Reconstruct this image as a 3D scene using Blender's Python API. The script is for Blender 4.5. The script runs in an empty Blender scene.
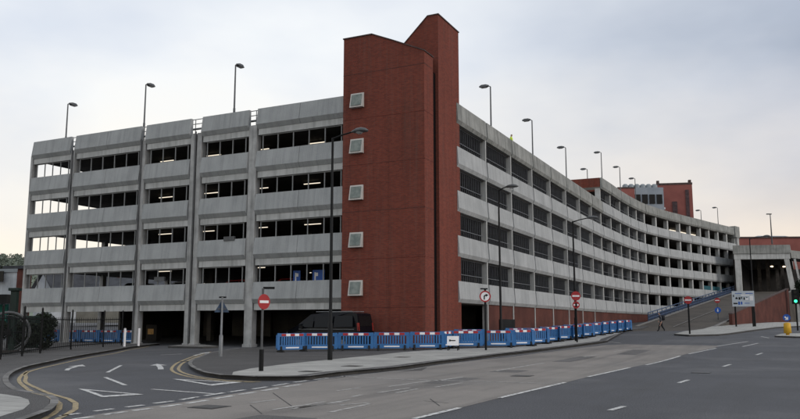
import bpy, bmesh, math, random
from mathutils import Vector, Matrix
from math import radians as R, sin, cos, pi
random.seed(7)
S = bpy.context.scene
COL = S.collection

# ------------------------------------------------------------------ camera
cd = bpy.data.cameras.new('camera'); cam = bpy.data.objects.new('camera', cd); COL.objects.link(cam)
cd.sensor_width = 36; cd.lens = 35.55; cd.clip_start = .1; cd.clip_end = 6000
cam.location = (0, 0, 1.6); cam.rotation_euler = (R(98.247), 0, 0)
S.camera = cam
S.render.resolution_x = 1024; S.render.resolution_y = 536

# ------------------------------------------------------------------ sky: dusk overcast
W = bpy.data.worlds.new("World"); S.world = W; W.use_nodes = True
nt = W.node_tree; nt.nodes.clear()
def N(t, **kw):
    n = nt.nodes.new(t)
    for k, v in kw.items(): setattr(n, k, v)
    return n
def ln(a, b): nt.links.new(a, b)
out = N('ShaderNodeOutputWorld'); mixs = N('ShaderNodeMixShader'); bg1 = N('ShaderNodeBackground'); bg2 = N('ShaderNodeBackground')
sky = N('ShaderNodeTexSky', sky_type='NISHITA'); sky.sun_disc = False
SUN_EL, SUN_AZ = 26, 118      # azimuth clockwise from +Y
sky.sun_elevation = R(SUN_EL); sky.sun_rotation = R(SUN_AZ); sky.dust_density = 3
bg1.inputs[1].default_value = .08
ln(sky.outputs[0], bg1.inputs[0])
tc = N('ShaderNodeTexCoord'); sep = N('ShaderNodeSeparateXYZ'); ln(tc.outputs['Generated'], sep.inputs[0])
def math_(op, a, b=None, c=None, clamp=False):
    n = N('ShaderNodeMath', operation=op); n.use_clamp = clamp
    for i, v in enumerate((a, b, c)):
        if v is None: continue
        if isinstance(v, (int, float)): n.inputs[i].default_value = v
        else: ln(v, n.inputs[i])
    return n.outputs[0]
def mixc(f, a, b):
    n = N('ShaderNodeMix', data_type='RGBA')
    if isinstance(f, (int, float)): n.inputs[0].default_value = f
    else: ln(f, n.inputs[0])
    for s, v in ((6, a), (7, b)):
        if isinstance(v, tuple): n.inputs[s].default_value = (*v, 1)
        else: ln(v, n.inputs[s])
    return n.outputs[2]
mp = N('ShaderNodeMapping'); mp.inputs['Scale'].default_value = (1, 1, 2.2); ln(tc.outputs['Generated'], mp.inputs[0])
nz = N('ShaderNodeTexNoise'); nz.inputs['Scale'].default_value = 1.9; nz.inputs['Detail'].default_value = 5; nz.inputs['Roughness'].default_value = .5; ln(mp.outputs[0], nz.inputs[0])
nz2 = N('ShaderNodeTexNoise'); nz2.inputs['Scale'].default_value = 5.5; nz2.inputs['Detail'].default_value = 5; ln(mp.outputs[0], nz2.inputs[0])
cl = math_('MULTIPLY_ADD', nz2.outputs[0], .22, nz.outputs[0])
cl = math_('SUBTRACT', cl, .46); cl = math_('MULTIPLY', cl, 3.2, clamp=True)
# cloud tone: pale on the left, greyer blue to the right
xr = math_('MULTIPLY_ADD', sep.outputs[0], 2.4, -.10, clamp=True)
pale = mixc(cl, (.54, .585, .665), (.74, .76, .775))
grey = mixc(cl, (.26, .30, .375), (.43, .475, .56))
cloud = mixc(xr, pale, grey)
hz = math_('SUBTRACT', math_('MULTIPLY_ADD', nz2.outputs[0], .5, .78), math_('MULTIPLY', sep.outputs[2], 3.0), clamp=True); hz = math_('POWER', hz, 1.35)
horiz = mixc(xr, (.90, .79, .62), (.83, .70, .56))
cloud = mixc(math_('MULTIPLY', hz, .95), cloud, horiz)
ln(cloud, bg2.inputs[0]); bg2.inputs[1].default_value = 1.0
mixs.inputs[0].default_value = .93
ln(bg1.outputs[0], mixs.inputs[1]); ln(bg2.outputs[0], mixs.inputs[2]); ln(mixs.outputs[0], out.inputs[0])

# ------------------------------------------------------------------ sun through thick cloud
sd = bpy.data.lights.new('sun', 'SUN'); sd.energy = .95; sd.angle = R(18); sd.color = (1, .93, .86)
sun = bpy.data.objects.new('sun', sd); COL.objects.link(sun)
az = R(SUN_AZ); el = R(SUN_EL)
tosun = Vector((sin(az)*cos(el), cos(az)*cos(el), sin(el)))
sun.rotation_euler = tosun.to_track_quat('Z', 'Y').to_euler(); sun.location = (20, -20, 60)

S.view_settings.view_transform = 'Standard'; S.view_settings.look = 'None'
S.view_settings.exposure = .42; S.view_settings.gamma = 1; S.view_settings.use_curve_mapping = False

# ------------------------------------------------------------------ materials
MATS = {}
def mat(name, base, rough=.85, metal=0, c2=None, nscale=1.5, namt=.5, streak=0, bump=0, bscale=20, emit=0, spec=.3, fine=0, build=None):
    if name in MATS: return MATS[name]
    m = bpy.data.materials.new(name); m.use_nodes = True; t = m.node_tree; L = t.links.new
    b = t.nodes['Principled BSDF']
    b.inputs['Roughness'].default_value = rough; b.inputs['Metallic'].default_value = metal
    b.inputs['Specular IOR Level'].default_value = spec
    uv = t.nodes.new('ShaderNodeUVMap'); uv.uv_map = 'UVMap'
    def mix(f, a, bb, mode='MIX'):
        n = t.nodes.new('ShaderNodeMix'); n.data_type = 'RGBA'; n.blend_type = mode
        if isinstance(f, float): n.inputs[0].default_value = f
        else: L(f, n.inputs[0])
        for s, v in ((6, a), (7, bb)):
            if isinstance(v, tuple): n.inputs[s].default_value = (*v, 1)
            else: L(v, n.inputs[s])
        return n.outputs[2]
    def noise(sc, det=4, scale3=(1, 1, 1), lo=.35, hi=.65, rough=.6):
        mpn = t.nodes.new('ShaderNodeMapping'); mpn.inputs['Scale'].default_value = scale3; L(uv.outputs[0], mpn.inputs[0])
        n = t.nodes.new('ShaderNodeTexNoise'); n.inputs['Scale'].default_value = sc; n.inputs['Detail'].default_value = det; n.inputs['Roughness'].default_value = rough
        L(mpn.outputs[0], n.inputs[0])
        r = t.nodes.new('ShaderNodeMapRange'); r.inputs[1].default_value = lo; r.inputs[2].default_value = hi; L(n.outputs[0], r.inputs[0])
        return r.outputs[0]
    c2 = c2 or tuple(c*(1-namt) for c in base)
    col = mix(noise(nscale), base, c2)
    if streak:
        s = noise(1.0, 5, (3.2, .22, 1), .45, .75)
        col = mix(s, col, mix(float(streak), col, (.03, .032, .03)))
    if fine:
        col = mix(noise(24, 5, lo=.36, hi=.64, rough=.75), col, mix(float(fine), col, (.04, .04, .04)))
    if build: col = build(t, L, uv, mix, noise, col)
    if bump:
        bn = t.nodes.new('ShaderNodeBump'); bn.inputs['Strength'].default_value = bump; bn.inputs['Distance'].default_value = .02
        L(noise(bscale, 3, lo=0, hi=1), bn.inputs['Height']); L(bn.outputs[0], b.inputs['Normal'])
    L(col, b.inputs['Base Color'])
    if emit:
        L(col, b.inputs['Emission Color']); b.inputs['Emission Strength'].default_value = emit
    MATS[name] = m
    return m
def ribs(t, L, uv, mix, noise, col):            # vertical ribbed exposed aggregate
    w = t.nodes.new('ShaderNodeTexWave'); w.wave_type = 'BANDS'; w.bands_direction = 'X'; w.inputs['Scale'].default_value = 3.4; w.inputs['Distortion'].default_value = .6; w.inputs['Detail'].default_value = 1
    L(uv.outputs[0], w.inputs[0])
    return mix(w.outputs['Fac'], mix(.10, col, (.05, .05, .05)), col)
def brickwork(t, L, uv, mix, noise, col):
    n = t.nodes.new('ShaderNodeTexBrick'); n.inputs['Scale'].default_value = 1
    n.inputs['Brick Width'].default_value = .225; n.inputs['Row Height'].default_value = .075; n.inputs['Mortar Size'].default_value = .008
    n.inputs['Color1'].default_value = (.235, .056, .036, 1); n.inputs['Color2'].default_value = (.165, .040, .028, 1); n.inputs['Mortar'].default_value = (.10, .07, .06, 1)
    n.inputs['Bias'].default_value = -.1
    L(uv.outputs[0], n.inputs[0])
    big = noise(.35, 6, (1, .6, 1), .3, .7)
    drip = noise(1.0, 6, (2.2, .10, 1), .52, .7)
    c = mix(big, n.outputs[0], mix(.25, n.outputs[0], (.05, .018, .014)))
    lowf = noise(.8, 3, (4, .15, 1), .5, .8)
    c = mix(drip, c, mix(.30, c, (.035, .018, .015)))
    return mix(lowf, c, mix(.25, c, (.17, .12, .10)))
def slabs(t, L, uv, mix, noise, col):
    n = t.nodes.new('ShaderNodeTexBrick'); n.inputs['Scale'].default_value = 1
    n.inputs['Brick Width'].default_value = .9; n.inputs['Row Height'].default_value = .6; n.inputs['Mortar Size'].default_value = .012
    n.inputs['Color1'].default_value = (1, 1, 1, 1); n.inputs['Color2'].default_value = (.82, .82, .82, 1); n.inputs['Mortar'].default_value = (.45, .45, .45, 1)
    L(uv.outputs[0], n.inputs[0])
    return mix(1.0, col, n.outputs[0], 'MULTIPLY')
def kerbs(t, L, uv, mix, noise, col): return mix(noise(2.2, 2, lo=.45, hi=.55), col, mix(.3, col, (.04, .04, .04)))
def worn(t, L, uv, mix, noise, col):
    return mix(noise(9, 6, lo=.50, hi=.66), col, (.09, .09, .09))
def veryworn(t, L, uv, mix, noise, col):
    return mix(noise(7, 6, lo=.42, hi=.68), col, (.17, .16, .15))
def patches(t, L, uv, mix, noise, col):         # repairs, tyre-polished tracks and oil
    a = mix(noise(.12, 4, lo=.52, hi=.6), col, mix(.22, col, (.20, .20, .20)))
    b = mix(noise(.5, 6, (1, .35, 1), lo=.5, hi=.75), a, mix(.45, a, (.015, .015, .017)))
    c = mix(noise(1.0, 4, (1.1, .035, 1), .48, .66), b, mix(.28, b, (.03, .03, .032)))
    e = mix(noise(22, 4, lo=.30, hi=.70), c, mix(.22, c, (.02, .02, .02)))
    return mix(noise(38, 3, lo=.42, hi=.75), e, mix(.45, e, (.30, .29, .28)))

PANEL = mat('ribbed_concrete', (.45, .47, .475), c2=(.375, .395, .40), nscale=.5, streak=.28, bump=.5, bscale=30, fine=.30, build=ribs)
PANELR = mat('lit_ribbed_concrete', (.51, .53, .535), c2=(.41, .43, .435), nscale=.5, streak=.28, bump=.5, bscale=30, fine=.30, build=ribs)  # same ribbed concrete, paler: the right wing's stronger light is in the colour
SOOT = mat('stained_roof_concrete', (.40, .41, .39), c2=(.27, .28, .265), nscale=.7, streak=.6, bump=.5, bscale=30, fine=.35, build=ribs)
BEAM = mat('smooth_concrete', (.50, .51, .50), c2=(.41, .42, .41), nscale=1, streak=.4, bump=.2)
COLM = mat('column_concrete', (.45, .455, .45), c2=(.31, .315, .31), nscale=1.2, streak=.5, bump=.3)
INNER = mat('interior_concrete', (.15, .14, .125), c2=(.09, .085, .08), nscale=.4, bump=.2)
BRICK = mat('red_brick', (.2, .05, .04), build=brickwork, bump=.4, bscale=14, rough=.9, spec=.15)
BRICKD = mat('brown_brick', (.125, .050, .040), c2=(.075, .033, .028), nscale=.5, rough=.95, bump=.4, bscale=14, spec=.15)
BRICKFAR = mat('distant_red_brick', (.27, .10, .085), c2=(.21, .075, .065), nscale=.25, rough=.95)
COPING = mat('dark_coping', (.10, .07, .065), nscale=2)
ASPH = mat('asphalt_dark', (.060, .064, .075), c2=(.045, .049, .059), nscale=.35, bump=.6, bscale=70, rough=.8, build=patches)
WORN = mat('asphalt_worn', (.27, .246, .222), c2=(.205, .190, .172), nscale=.3, bump=.6, bscale=60, rough=.85, build=patches)
FOOT = mat('footway_asphalt', (.062, .060, .060), c2=(.038, .037, .038), nscale=.5, bump=.5, bscale=60, build=patches)
PAVE = mat('paving_slabs', (.41, .405, .38), c2=(.32, .318, .30), nscale=.6, build=slabs, bump=.3)
KERB = mat('kerb_stone', (.24, .235, .225), c2=(.17, .165, .16), nscale=1.4, build=kerbs, bump=.3)
KERB2 = mat('kerb_stone_worn', (.17, .165, .155), c2=(.12, .118, .11), nscale=1.4, build=kerbs, bump=.3)
KERBD = mat('kerb_face', (.07, .068, .065), c2=(.045, .045, .045), nscale=2)
WHITE = mat('road_paint_white', (.62, .62, .60), c2=(.46, .46, .45), nscale=3, build=worn)
FADED = mat('road_paint_faded', (.46, .45, .43), c2=(.34, .335, .32), nscale=3, build=veryworn)
YEL = mat('road_paint_yellow', (.42, .335, .19), c2=(.31, .25, .155), nscale=3, build=worn)
TAR = mat('tar_joint', (.05, .05, .05), c2=(.09, .085, .08), nscale=6)
RAMPM = mat('ramp_concrete', (.10, .086, .072), c2=(.066, .058, .05), nscale=.4, streak=.4, bump=.4, bscale=40)
BLUE = mat('blue_plastic', (.03, .185, .47), c2=(.02, .13, .36), nscale=2, rough=.5, spec=.4, fine=.35, streak=.3)
BLUEF = mat('faded_blue_plastic', (.03, .15, .44), nscale=2, namt=.3, rough=.55)
REDR = mat('red_reflective', (.36, .03, .035), rough=.4, namt=.15)
WHT = mat('white_reflective', (.78, .78, .80), rough=.4, namt=.1)
BLK = mat('black_rubber', (.018, .018, .018), rough=.7)
BLKP = mat('black_painted_steel', (.008, .009, .010), rough=.6, spec=.2)
GALV = mat('galvanised_steel', (.22, .23, .24), rough=.5, metal=.3, namt=.3, nscale=4)
GALVD = mat('weathered_steel', (.10, .105, .11), rough=.5, metal=.3, namt=.3, nscale=4)
MULL = mat('grey_steel_bars', (.26, .27, .27), rough=.6, namt=.3)
LOUV = mat('dark_steel_bars', (.13, .14, .155), rough=.6, namt=.3)
GLASS = mat('dark_glass', (.008, .009, .010), rough=.15, spec=.18, namt=.1)
PANE = mat('grubby_glass', (.22, .25, .23), c2=(.12, .15, .14), nscale=2.5, rough=.3)
WFRAME = mat('white_window_frame', (.55, .53, .50), rough=.5, namt=.15)
TUBE = mat('lit_tube', (1, .88, .70), emit=.85, namt=.02)
WARM = mat('warm_lamp', (1, .74, .48), emit=2.2, namt=.02)
DIMAMB = mat('dim_amber_panel', (.7, .42, .16), emit=.03, namt=.4, nscale=5)
GREENL = mat('green_signal', (.05, 1, .38), emit=1.6, namt=.02)
LAMPG = mat('lamp_lens', (.30, .31, .32), rough=.2, namt=.1)
NAVY = mat('dark_blue_car_paint', (.004, .005, .008), rough=.3, spec=.18, namt=.15)
REDC = mat('red_car_paint', (.22, .02, .02), rough=.3, spec=.6, namt=.1)
SILV = mat('silver_car_paint', (.25, .26, .27), rough=.3, metal=.4, namt=.1)
TAIL = mat('tail_light', (.26, .03, .025), rough=.2, namt=.1)
TEAL = mat('teal_panels', (.03, .12, .15), namt=.3)
BLUERAIL = mat('blue_rail', (.045, .08, .16), rough=.5, namt=.3)
DGREEN = mat('dark_green_paint', (.010, .022, .018), rough=.5, namt=.3)
SHOPW = mat('white_render', (.50, .53, .56), c2=(.38, .41, .44), nscale=.8, streak=.3)
SHOPG = mat('green_shopfront', (.03, .17, .13), c2=(.02, .11, .09), nscale=1)
SLATE = mat('slate_roof', (.06, .065, .075), nscale=.8)
HILLM = mat('hill_grass', (.19, .22, .17), c2=(.13, .16, .125), nscale=.03)
LEAF = mat('leaf_green', (.035, .06, .022), c2=(.018, .034, .013), nscale=.6, rough=.7)
LEAFD = mat('leaf_dark', (.014, .024, .012), c2=(.008, .014, .007), nscale=.6, rough=.7)
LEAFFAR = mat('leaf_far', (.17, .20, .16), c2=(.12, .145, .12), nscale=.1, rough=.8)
BARK = mat('bark', (.05, .04, .03), nscale=4, bump=.5)
HIVIS = mat('hi_vis_yellow', (.55, .75, .06), rough=.6, namt=.1)
SKIN = mat('skin', (.42, .26, .20), rough=.6, namt=.1)
HAIR = mat('dark_hair', (.02, .016, .012), rough=.6)
JACKET = mat('grey_jacket', (.10, .105, .12), namt=.3, nscale=5)
TROUS = mat('dark_trousers', (.02, .022, .028), namt=.3, nscale=5)
SHOE = mat('black_shoe', (.012, .012, .012))
YBOX = mat('bollard_yellow', (.62, .36, .03), rough=.5, namt=.15)
SIGNBL = mat('sign_blue', (.02, .10, .42), rough=.4, namt=.1)
SIGNGR = mat('sign_grey_blue', (.50, .55, .60), rough=.4, namt=.15)
SIGNBACK = mat('sign_back', (.04, .07, .12), rough=.5, namt=.2)
GREYROOF = mat('metal_roof', (.24, .27, .29), rough=.5, namt=.15)
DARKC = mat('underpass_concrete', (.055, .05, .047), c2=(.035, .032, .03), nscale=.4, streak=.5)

# ------------------------------------------------------------------ mesh builder
V3 = Vector; ZZ = Vector((0, 0, 1))
class MB:
    def __init__(s): s.v = []; s.f = []; s.m = []; s.sm = []
    def poly(s, pts, mi=0, smooth=False):
        k = len(s.v); s.v += [V3(p) for p in pts]; s.f.append(tuple(range(k, k+len(pts)))); s.m.append(mi); s.sm.append(smooth)
    def mesh(s, vs, fs, mi=0, smooth=False):
        k = len(s.v); s.v += [V3(p) for p in vs]
        for f in fs: s.f.append(tuple(i+k for i in f)); s.m.append(mi); s.sm.append(smooth)
    def obox(s, o, a, b, c, mi=0):          # origin corner and three edge vectors
        o, a, b, c = map(V3, (o, a, b, c))
        if a.cross(b).dot(c) < 0: a, b = b, a
        vs = [o, o+a, o+a+b, o+b, o+c, o+a+c, o+a+b+c, o+b+c]
        s.mesh(vs, [(3, 2, 1, 0), (4, 5, 6, 7), (0, 1, 5, 4), (1, 2, 6, 5), (2, 3, 7, 6), (3, 0, 4, 7)], mi)
    def box(s, x0, x1, y0, y1, z0, z1, mi=0): s.obox((x0, y0, z0), (x1-x0, 0, 0), (0, y1-y0, 0), (0, 0, z1-z0), mi)
    def tube(s, pts, rad, n=8, mi=0, smooth=True):
        pts = [V3(p) for p in pts]
        if not isinstance(rad, (list, tuple)): rad = [rad]*len(pts)
        rings = []; ref = V3((0, 0, 1))
        for i, p in enumerate(pts):
            d = (pts[min(i+1, len(pts)-1)]-pts[max(i-1, 0)]).normalized()
            rr = ref if abs(d.dot(ref)) < .95 else V3((1, 0, 0))
            x = d.cross(rr).normalized(); y = d.cross(x)
            rings.append([p+(x*cos(2*pi*j/n)+y*sin(2*pi*j/n))*rad[i] for j in range(n)])
        vs = [q for r in rings for q in r]; fs = []
        for i in range(len(pts)-1):
            for j in range(n):
                fs.append((i*n+j, i*n+(j+1) % n, (i+1)*n+(j+1) % n, (i+1)*n+j))
        s.mesh(vs, fs, mi, smooth)
        s.poly(rings[0][::-1], mi); s.poly(rings[-1], mi)
    def prism(s, poly, z0, z1, mi=0, mside=None):
        n = len(poly); mside = mi if mside is None else mside
        area = sum(poly[i][0]*poly[(i+1) % n][1]-poly[(i+1) % n][0]*poly[i][1] for i in range(n))
        if area < 0: poly = poly[::-1]
        z0f = z0 if callable(z0) else (lambda x, y: z0); z1f = z1 if callable(z1) else (lambda x, y: z1)
        lo = [(p[0], p[1], z0f(*p)) for p in poly]; hi = [(p[0], p[1], z1f(*p)) for p in poly]
        s.poly(lo[::-1], mi); s.poly(hi, mi)
        for i in range(n):
            j = (i+1) % n; s.poly([lo[i], lo[j], hi[j], hi[i]], mside)
    def extrude(s, prof, o, ax, ay, L, mi=0):    # profile points (p,q) in plane (ax,ay) at o, extruded by vector L
        o, ax, ay, L = map(V3, (o, ax, ay, L)); n = len(prof)
        area = sum(prof[i][0]*prof[(i+1) % n][1]-prof[(i+1) % n][0]*prof[i][1] for i in range(n))
        if (area < 0) != (ax.cross(ay).dot(L) > 0): prof = prof
        a = [o+ax*p+ay*q for p, q in prof]; b = [x+L for x in a]
        s.poly(a, mi); s.poly(b[::-1], mi)
        for i in range(n):
            j = (i+1) % n; s.poly([a[i], b[i], b[j], a[j]], mi)
    def build(s, name, mats, parent=None, world=True, bevel=0):
        if not isinstance(mats, (list, tuple)): mats = [mats]
        me = bpy.data.meshes.new(name)
        off = V3((0, 0, 0))
        if parent is not None and world:
            p = parent
            while p is not None: off = off+p.location; p = p.parent
        elif parent is None and s.v and world:
            xs = [v.x for v in s.v]; ys = [v.y for v in s.v]; off = V3(((min(xs)+max(xs))/2, (min(ys)+max(ys))/2, min(v.z for v in s.v)))
        me.from_pydata([v-off for v in s.v], [], s.f)
        for m in mats: me.materials.append(m)
        me.polygons.foreach_set('material_index', s.m); me.polygons.foreach_set('use_smooth', s.sm)
        bm = bmesh.new(); bm.from_mesh(me); bmesh.ops.recalc_face_normals(bm, faces=bm.faces)
        uvl = bm.loops.layers.uv.new('UVMap')
        for f in bm.faces:
            n = f.normal
            if abs(n.z) > .8: t1, t2 = (V3((.9, -.43, 0)), V3((.43, .9, 0))) if name in ('ground',) else (V3((1, 0, 0)), V3((0, 1, 0)))
            else:
                t1 = V3((-n.y, n.x, 0)).normalized(); t2 = V3((0, 0, 1))
            for l in f.loops:
                p = l.vert.co+off; l[uvl].uv = (p.dot(t1), p.dot(t2))
        bm.to_mesh(me); bm.free()
        o = bpy.data.objects.new(name, me); COL.objects.link(o)
        if parent is not None: o.parent = parent; o.location = (0, 0, 0)
        elif world: o.location = off
        if bevel:
            md = o.modifiers.new('bevel', 'BEVEL'); md.width = bevel; md.segments = 2; md.limit_method = 'ANGLE'
        return o
def tag(o, label=None, cat=None, group=None, kind=None):
    if label: o['label'] = label
    if cat: o['category'] = cat
    if group: o['group'] = group
    if kind: o['kind'] = kind
    return o
def thing(name, loc, label, cat, group=None, rz=0):
    o = bpy.data.objects.new(name, None); COL.objects.link(o); o.location = loc; o.rotation_euler = (0, 0, rz)
    o.empty_display_size = .3
    return tag(o, label, cat, group)
def kids(o): return [c for c in list(bpy.data.objects) if c.parent is o]
def copy_tree(o, parent=None):
    c = o.copy(); COL.objects.link(c)
    if parent is not None: c.parent = parent
    for ch in kids(o): copy_tree(ch, c)
    return c

# ------------------------------------------------------------------ terrain
def zg(x, y):
    t = .431*x+.902*y
    if t < 33: return 0.
    if t < 41: return .023*(t-33)**2/16
    return .023*(min(t, 117)-37)
CUTS = [33, 34, 35, 36, 37, 38, 39, 40, 41, 117]
def drape(name, poly, dz, m, side=None, kind='structure', parent=None, mside=None):
    bm = bmesh.new(); f = bm.faces.new([bm.verts.new((x, y, 0)) for x, y in poly])
    if f.normal.z < 0: f.normal_flip()
    bm.normal_update()
    if bm.faces[0:1] and list(bm.faces)[0].normal.z < 0: bmesh.ops.reverse_faces(bm, faces=bm.faces[:])
    bmesh.ops.triangulate(bm, faces=bm.faces[:])
    for c in CUTS:
        d = V3((.431, .902, 0)); d2 = d.length
        bmesh.ops.bisect_plane(bm, geom=bm.verts[:]+bm.edges[:]+bm.faces[:], plane_co=d*(c/d2/d2), plane_no=d)
    if side:
        be = [e for e in bm.edges if e.is_boundary]
        r = bmesh.ops.extrude_edge_only(bm, edges=be)
        low = set(v for v in r['geom'] if isinstance(v, bmesh.types.BMVert))
        newf = [f for f in r['geom'] if isinstance(f, bmesh.types.BMFace)]
    else: low = set(); newf = []
    for v in bm.verts: v.co.z = zg(v.co.x, v.co.y)+(dz-side if v in low else dz)
    for f in newf: f.material_index = 1
    # faces made by the extrusion share their index; find by steepness
    bm.normal_update()
    uvl = bm.loops.layers.uv.new('UVMap')
    for f in bm.faces:
        if side and abs(f.normal.z) < .3: f.material_index = 1
        for l in f.loops: l[uvl].uv = (l.vert.co.x*.9+l.vert.co.y*-.43, l.vert.co.x*.43+l.vert.co.y*.9)
    me = bpy.data.meshes.new(name); bm.to_mesh(me); bm.free()
    me.materials.append(m)
    if side: me.materials.append(mside or KERBD)
    o = bpy.data.objects.new(name, me); COL.objects.link(o)
    if kind: o['kind'] = kind
    return o
def resample(pts, step=.8, smooth=True):
    pts = [V3((p[0], p[1], 0)) for p in pts]; out_ = []
    n = len(pts)
    for i in range(n-1):
        p0 = pts[max(i-1, 0)]; p1 = pts[i]; p2 = pts[i+1]; p3 = pts[min(i+2, n-1)]
        k = max(1, int((p2-p1).length/step))
        for j in range(k):
            t = j/k
            if smooth and n > 2:
                q = .5*((2*p1)+(p2-p0)*t+(2*p0-5*p1+4*p2-p3)*t*t+(3*p1-p0-3*p2+p3)*t**3)
            else: q = p1.lerp(p2, t)
            out_.append(q)
    out_.append(pts[-1]); return out_
def ribbon(mb, pts, w, dz, off=0, smooth=True, mi=0):
    P = resample(pts, .7, smooth); Lp = []; Rp = []
    for i, p in enumerate(P):
        d = (P[min(i+1, len(P)-1)]-P[max(i-1, 0)]).normalized(); nn = V3((-d.y, d.x, 0))
        a = p+nn*(off-w/2); b = p+nn*(off+w/2)
        Lp.append(V3((a.x, a.y, zg(a.x, a.y)+dz))); Rp.append(V3((b.x, b.y, zg(b.x, b.y)+dz)))
    for i in range(len(P)-1):
        mb.poly([Lp[i], Lp[i+1], Rp[i+1], Rp[i]], (i*7 % 5 > 2) if mi == 'stones' else mi)
        if mi == 'stones' and i % 1 == 0:
            d = (Lp[i+1]-Lp[i])*.045; mb.poly([Lp[i]+ZZ*.002, Lp[i]+d+ZZ*.002, Rp[i]+d+ZZ*.002, Rp[i]+ZZ*.002], 2)

kerb_mid = [(-9.55,47.86),(-9.82,42.61),(-8.83,35.29),(-8.55,33.37),(-7.86,30.46),(-6.99,27.71),(-5.88,24.91),(-5.16,23.76),(-4.65,23.48),(-4.09,23.05),(-3.43,23.05),(-2.74,23.22),(-2.03,25.16),(-1.03,26.81),(-.04,28.62),(1.28,32.06),(2.82,35.39),(4.7,39.26),(6.77,42.44),(9.2,46.1),(11.55,49.74),(13.53,53.09),(14.59,56.15),(20.87,74.46)]
kerb_left = [(-16.9,56.3),(-17.24,50.43),(-15.39,38.03),(-14.19,32.31),(-13.42,28.75),(-12.54,25.96),(-11.59,23.57),(-10.66,21.59),(-9.66,19.73),(-8.75,18.28),(-7.97,17.5),(-7.41,16.88),(-6.98,16.14),(-6.57,15.15),(-6.24,14.12),(-6.13,13.37),(-5.99,12.32),(-5.75,10.65),(-6.5,4)]
light_lane = [(-5.4,5),(-5.54,9.07),(-5.75,13.3),(-5.39,14.57),(-5.15,15.24),(-4.85,15.97),(-4.51,16.67),(-4.23,17.55),(-3.92,18.54),(-3.57,19.49),(-3.05,21.39),(-2.06,23.7),(-.91,26.3),(.74,29.9),(3.06,35.11),(7.34,42.08),(12.74,49.8),(14.2,50.4),(16.4,49.0),(18.2,48.2),(18.9,47.5),(17.95,45.68),(14.5,40.39),(11.25,34.78),(8.5,29.76),(5.73,24.58),(4.55,22.25),(2.18,17.67),(1.15,15.6),(.24,13.82),(-1.28,10.47),(-3.4,5)]

g = MB()
tcuts = [-1500, 0]+CUTS+[400, 2500]
for i in range(len(tcuts)-1):
    for j in range(2):
        pts = []
        for t, s_ in ((tcuts[i], (-2000, 0, 2000)[j]), (tcuts[i], (-2000, 0, 2000)[j+1]), (tcuts[i+1], (-2000, 0, 2000)[j+1]), (tcuts[i+1], (-2000, 0, 2000)[j])):
            x = .4311*t+.9023*s_; y = .9023*t-.4311*s_
            tt = min(max(t, -9e9), 9e9); z = 0 if tt <= 33 else (.023*(tt-33)**2/16 if tt < 41 else .023*(min(tt, 117)-37))
            pts.append((x, y, z))
        g.poly(pts)
go = g.build('ground', ASPH); tag(go, kind='structure')
for me in (go.data,):
    pass
drape('worn_carriageway', light_lane, .004, WORN)
# the raised footways
mid_poly = [(p.x, p.y) for p in resample(kerb_mid, 1.2)]+[(24.5, 80.5), (37, 113.5), (33.5, 115), (3.0, 52.5), (-6.0, 52.5)]
drape('pavement', mid_poly, .12, FOOT, side=.16)
left_poly = [(p.x, p.y) for p in resample(kerb_left, 1.2)]+[(-16, 2), (-60, 2), (-60, 80), (-31, 64), (-22.5, 58.6)]
drape('pavement', left_poly, .12, FOOT, side=.16)
drape('paving', [(-4.95, 23.75), (-5.2, 25.1), (-5.01, 27.22), (-4.16, 30.44), (-2.6, 34.82), (0, 41.6), (2.29, 44.6), (6.6, 46.0), (13.4, 57.0), (17.6, 68), (19.2, 69.2), (14.1, 56.1), (13.2, 53.1), (11.25, 49.9), (6.5, 42.6), (4.4, 39.3), (2.5, 35.4), (.98, 32.1), (-.34, 28.7), (-1.33, 26.95), (-2.33, 25.3), (-3.0, 23.45), (-3.5, 23.25), (-4.2, 23.3)], .124, PAVE)
drape('paving', [(-6.3, 6), (-6.15, 10.6), (-6.35, 12.3), (-6.5, 13.4), (-6.6, 14.2), (-6.95, 15.2), (-7.35, 16.0), (-7.8, 16.6), (-8.3, 17.1), (-9.2, 17.8), (-10.5, 18.2), (-14, 18.4), (-20, 14), (-16, 6)], .124, PAVE)
kb = MB(); ribbon(kb, kerb_mid, .15, .1285, -.085, mi='stones'); kb.build('kerb', [KERB, KERB2, KERBD])['kind'] = 'structure'
kb = MB(); ribbon(kb, kerb_left, .15, .1285, .085, mi='stones'); ko = kb.build('kerb', [KERB, KERB2, KERBD]); ko['kind'] = 'structure'
# entrance splitter pad between the two vehicle bays
pad = [(-15.0, 51.8), (-12.4, 50.4), (-11.6, 51.1), (-13.2, 53.6), (-14.6, 54.2)]
drape('kerb_island', pad, .12, KERB, side=.16)
isl_r = [(22.0, 64.2), (22.32, 61.7), (24.88, 62.37), (26.44, 64.27), (31.46, 71.43), (37.74, 80.0), (48, 88), (60, 94), (62, 101), (47.5, 101), (37.2, 91.2), (33.2, 85.0), (29.08, 76.63), (25.0, 70.3)]
drape('pavement', isl_r, .12, PAVE, side=.16)
kb = MB(); ribbon(kb, [(22.0, 64.2), (22.32, 61.7), (24.88, 62.37), (26.44, 64.27), (31.46, 71.43), (37.74, 80.0), (48, 88), (60, 94)], .15, .1285, .085, smooth=False); kb.build('kerb', KERB)['kind'] = 'structure'
isl_b = [(27.53, 58.79), (28.21, 57.0), (29.54, 56.4), (38, 60), (37, 64.6), (29.78, 62.4)]
drape('kerb_island', isl_b, .12, PAVE, side=.16)

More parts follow.
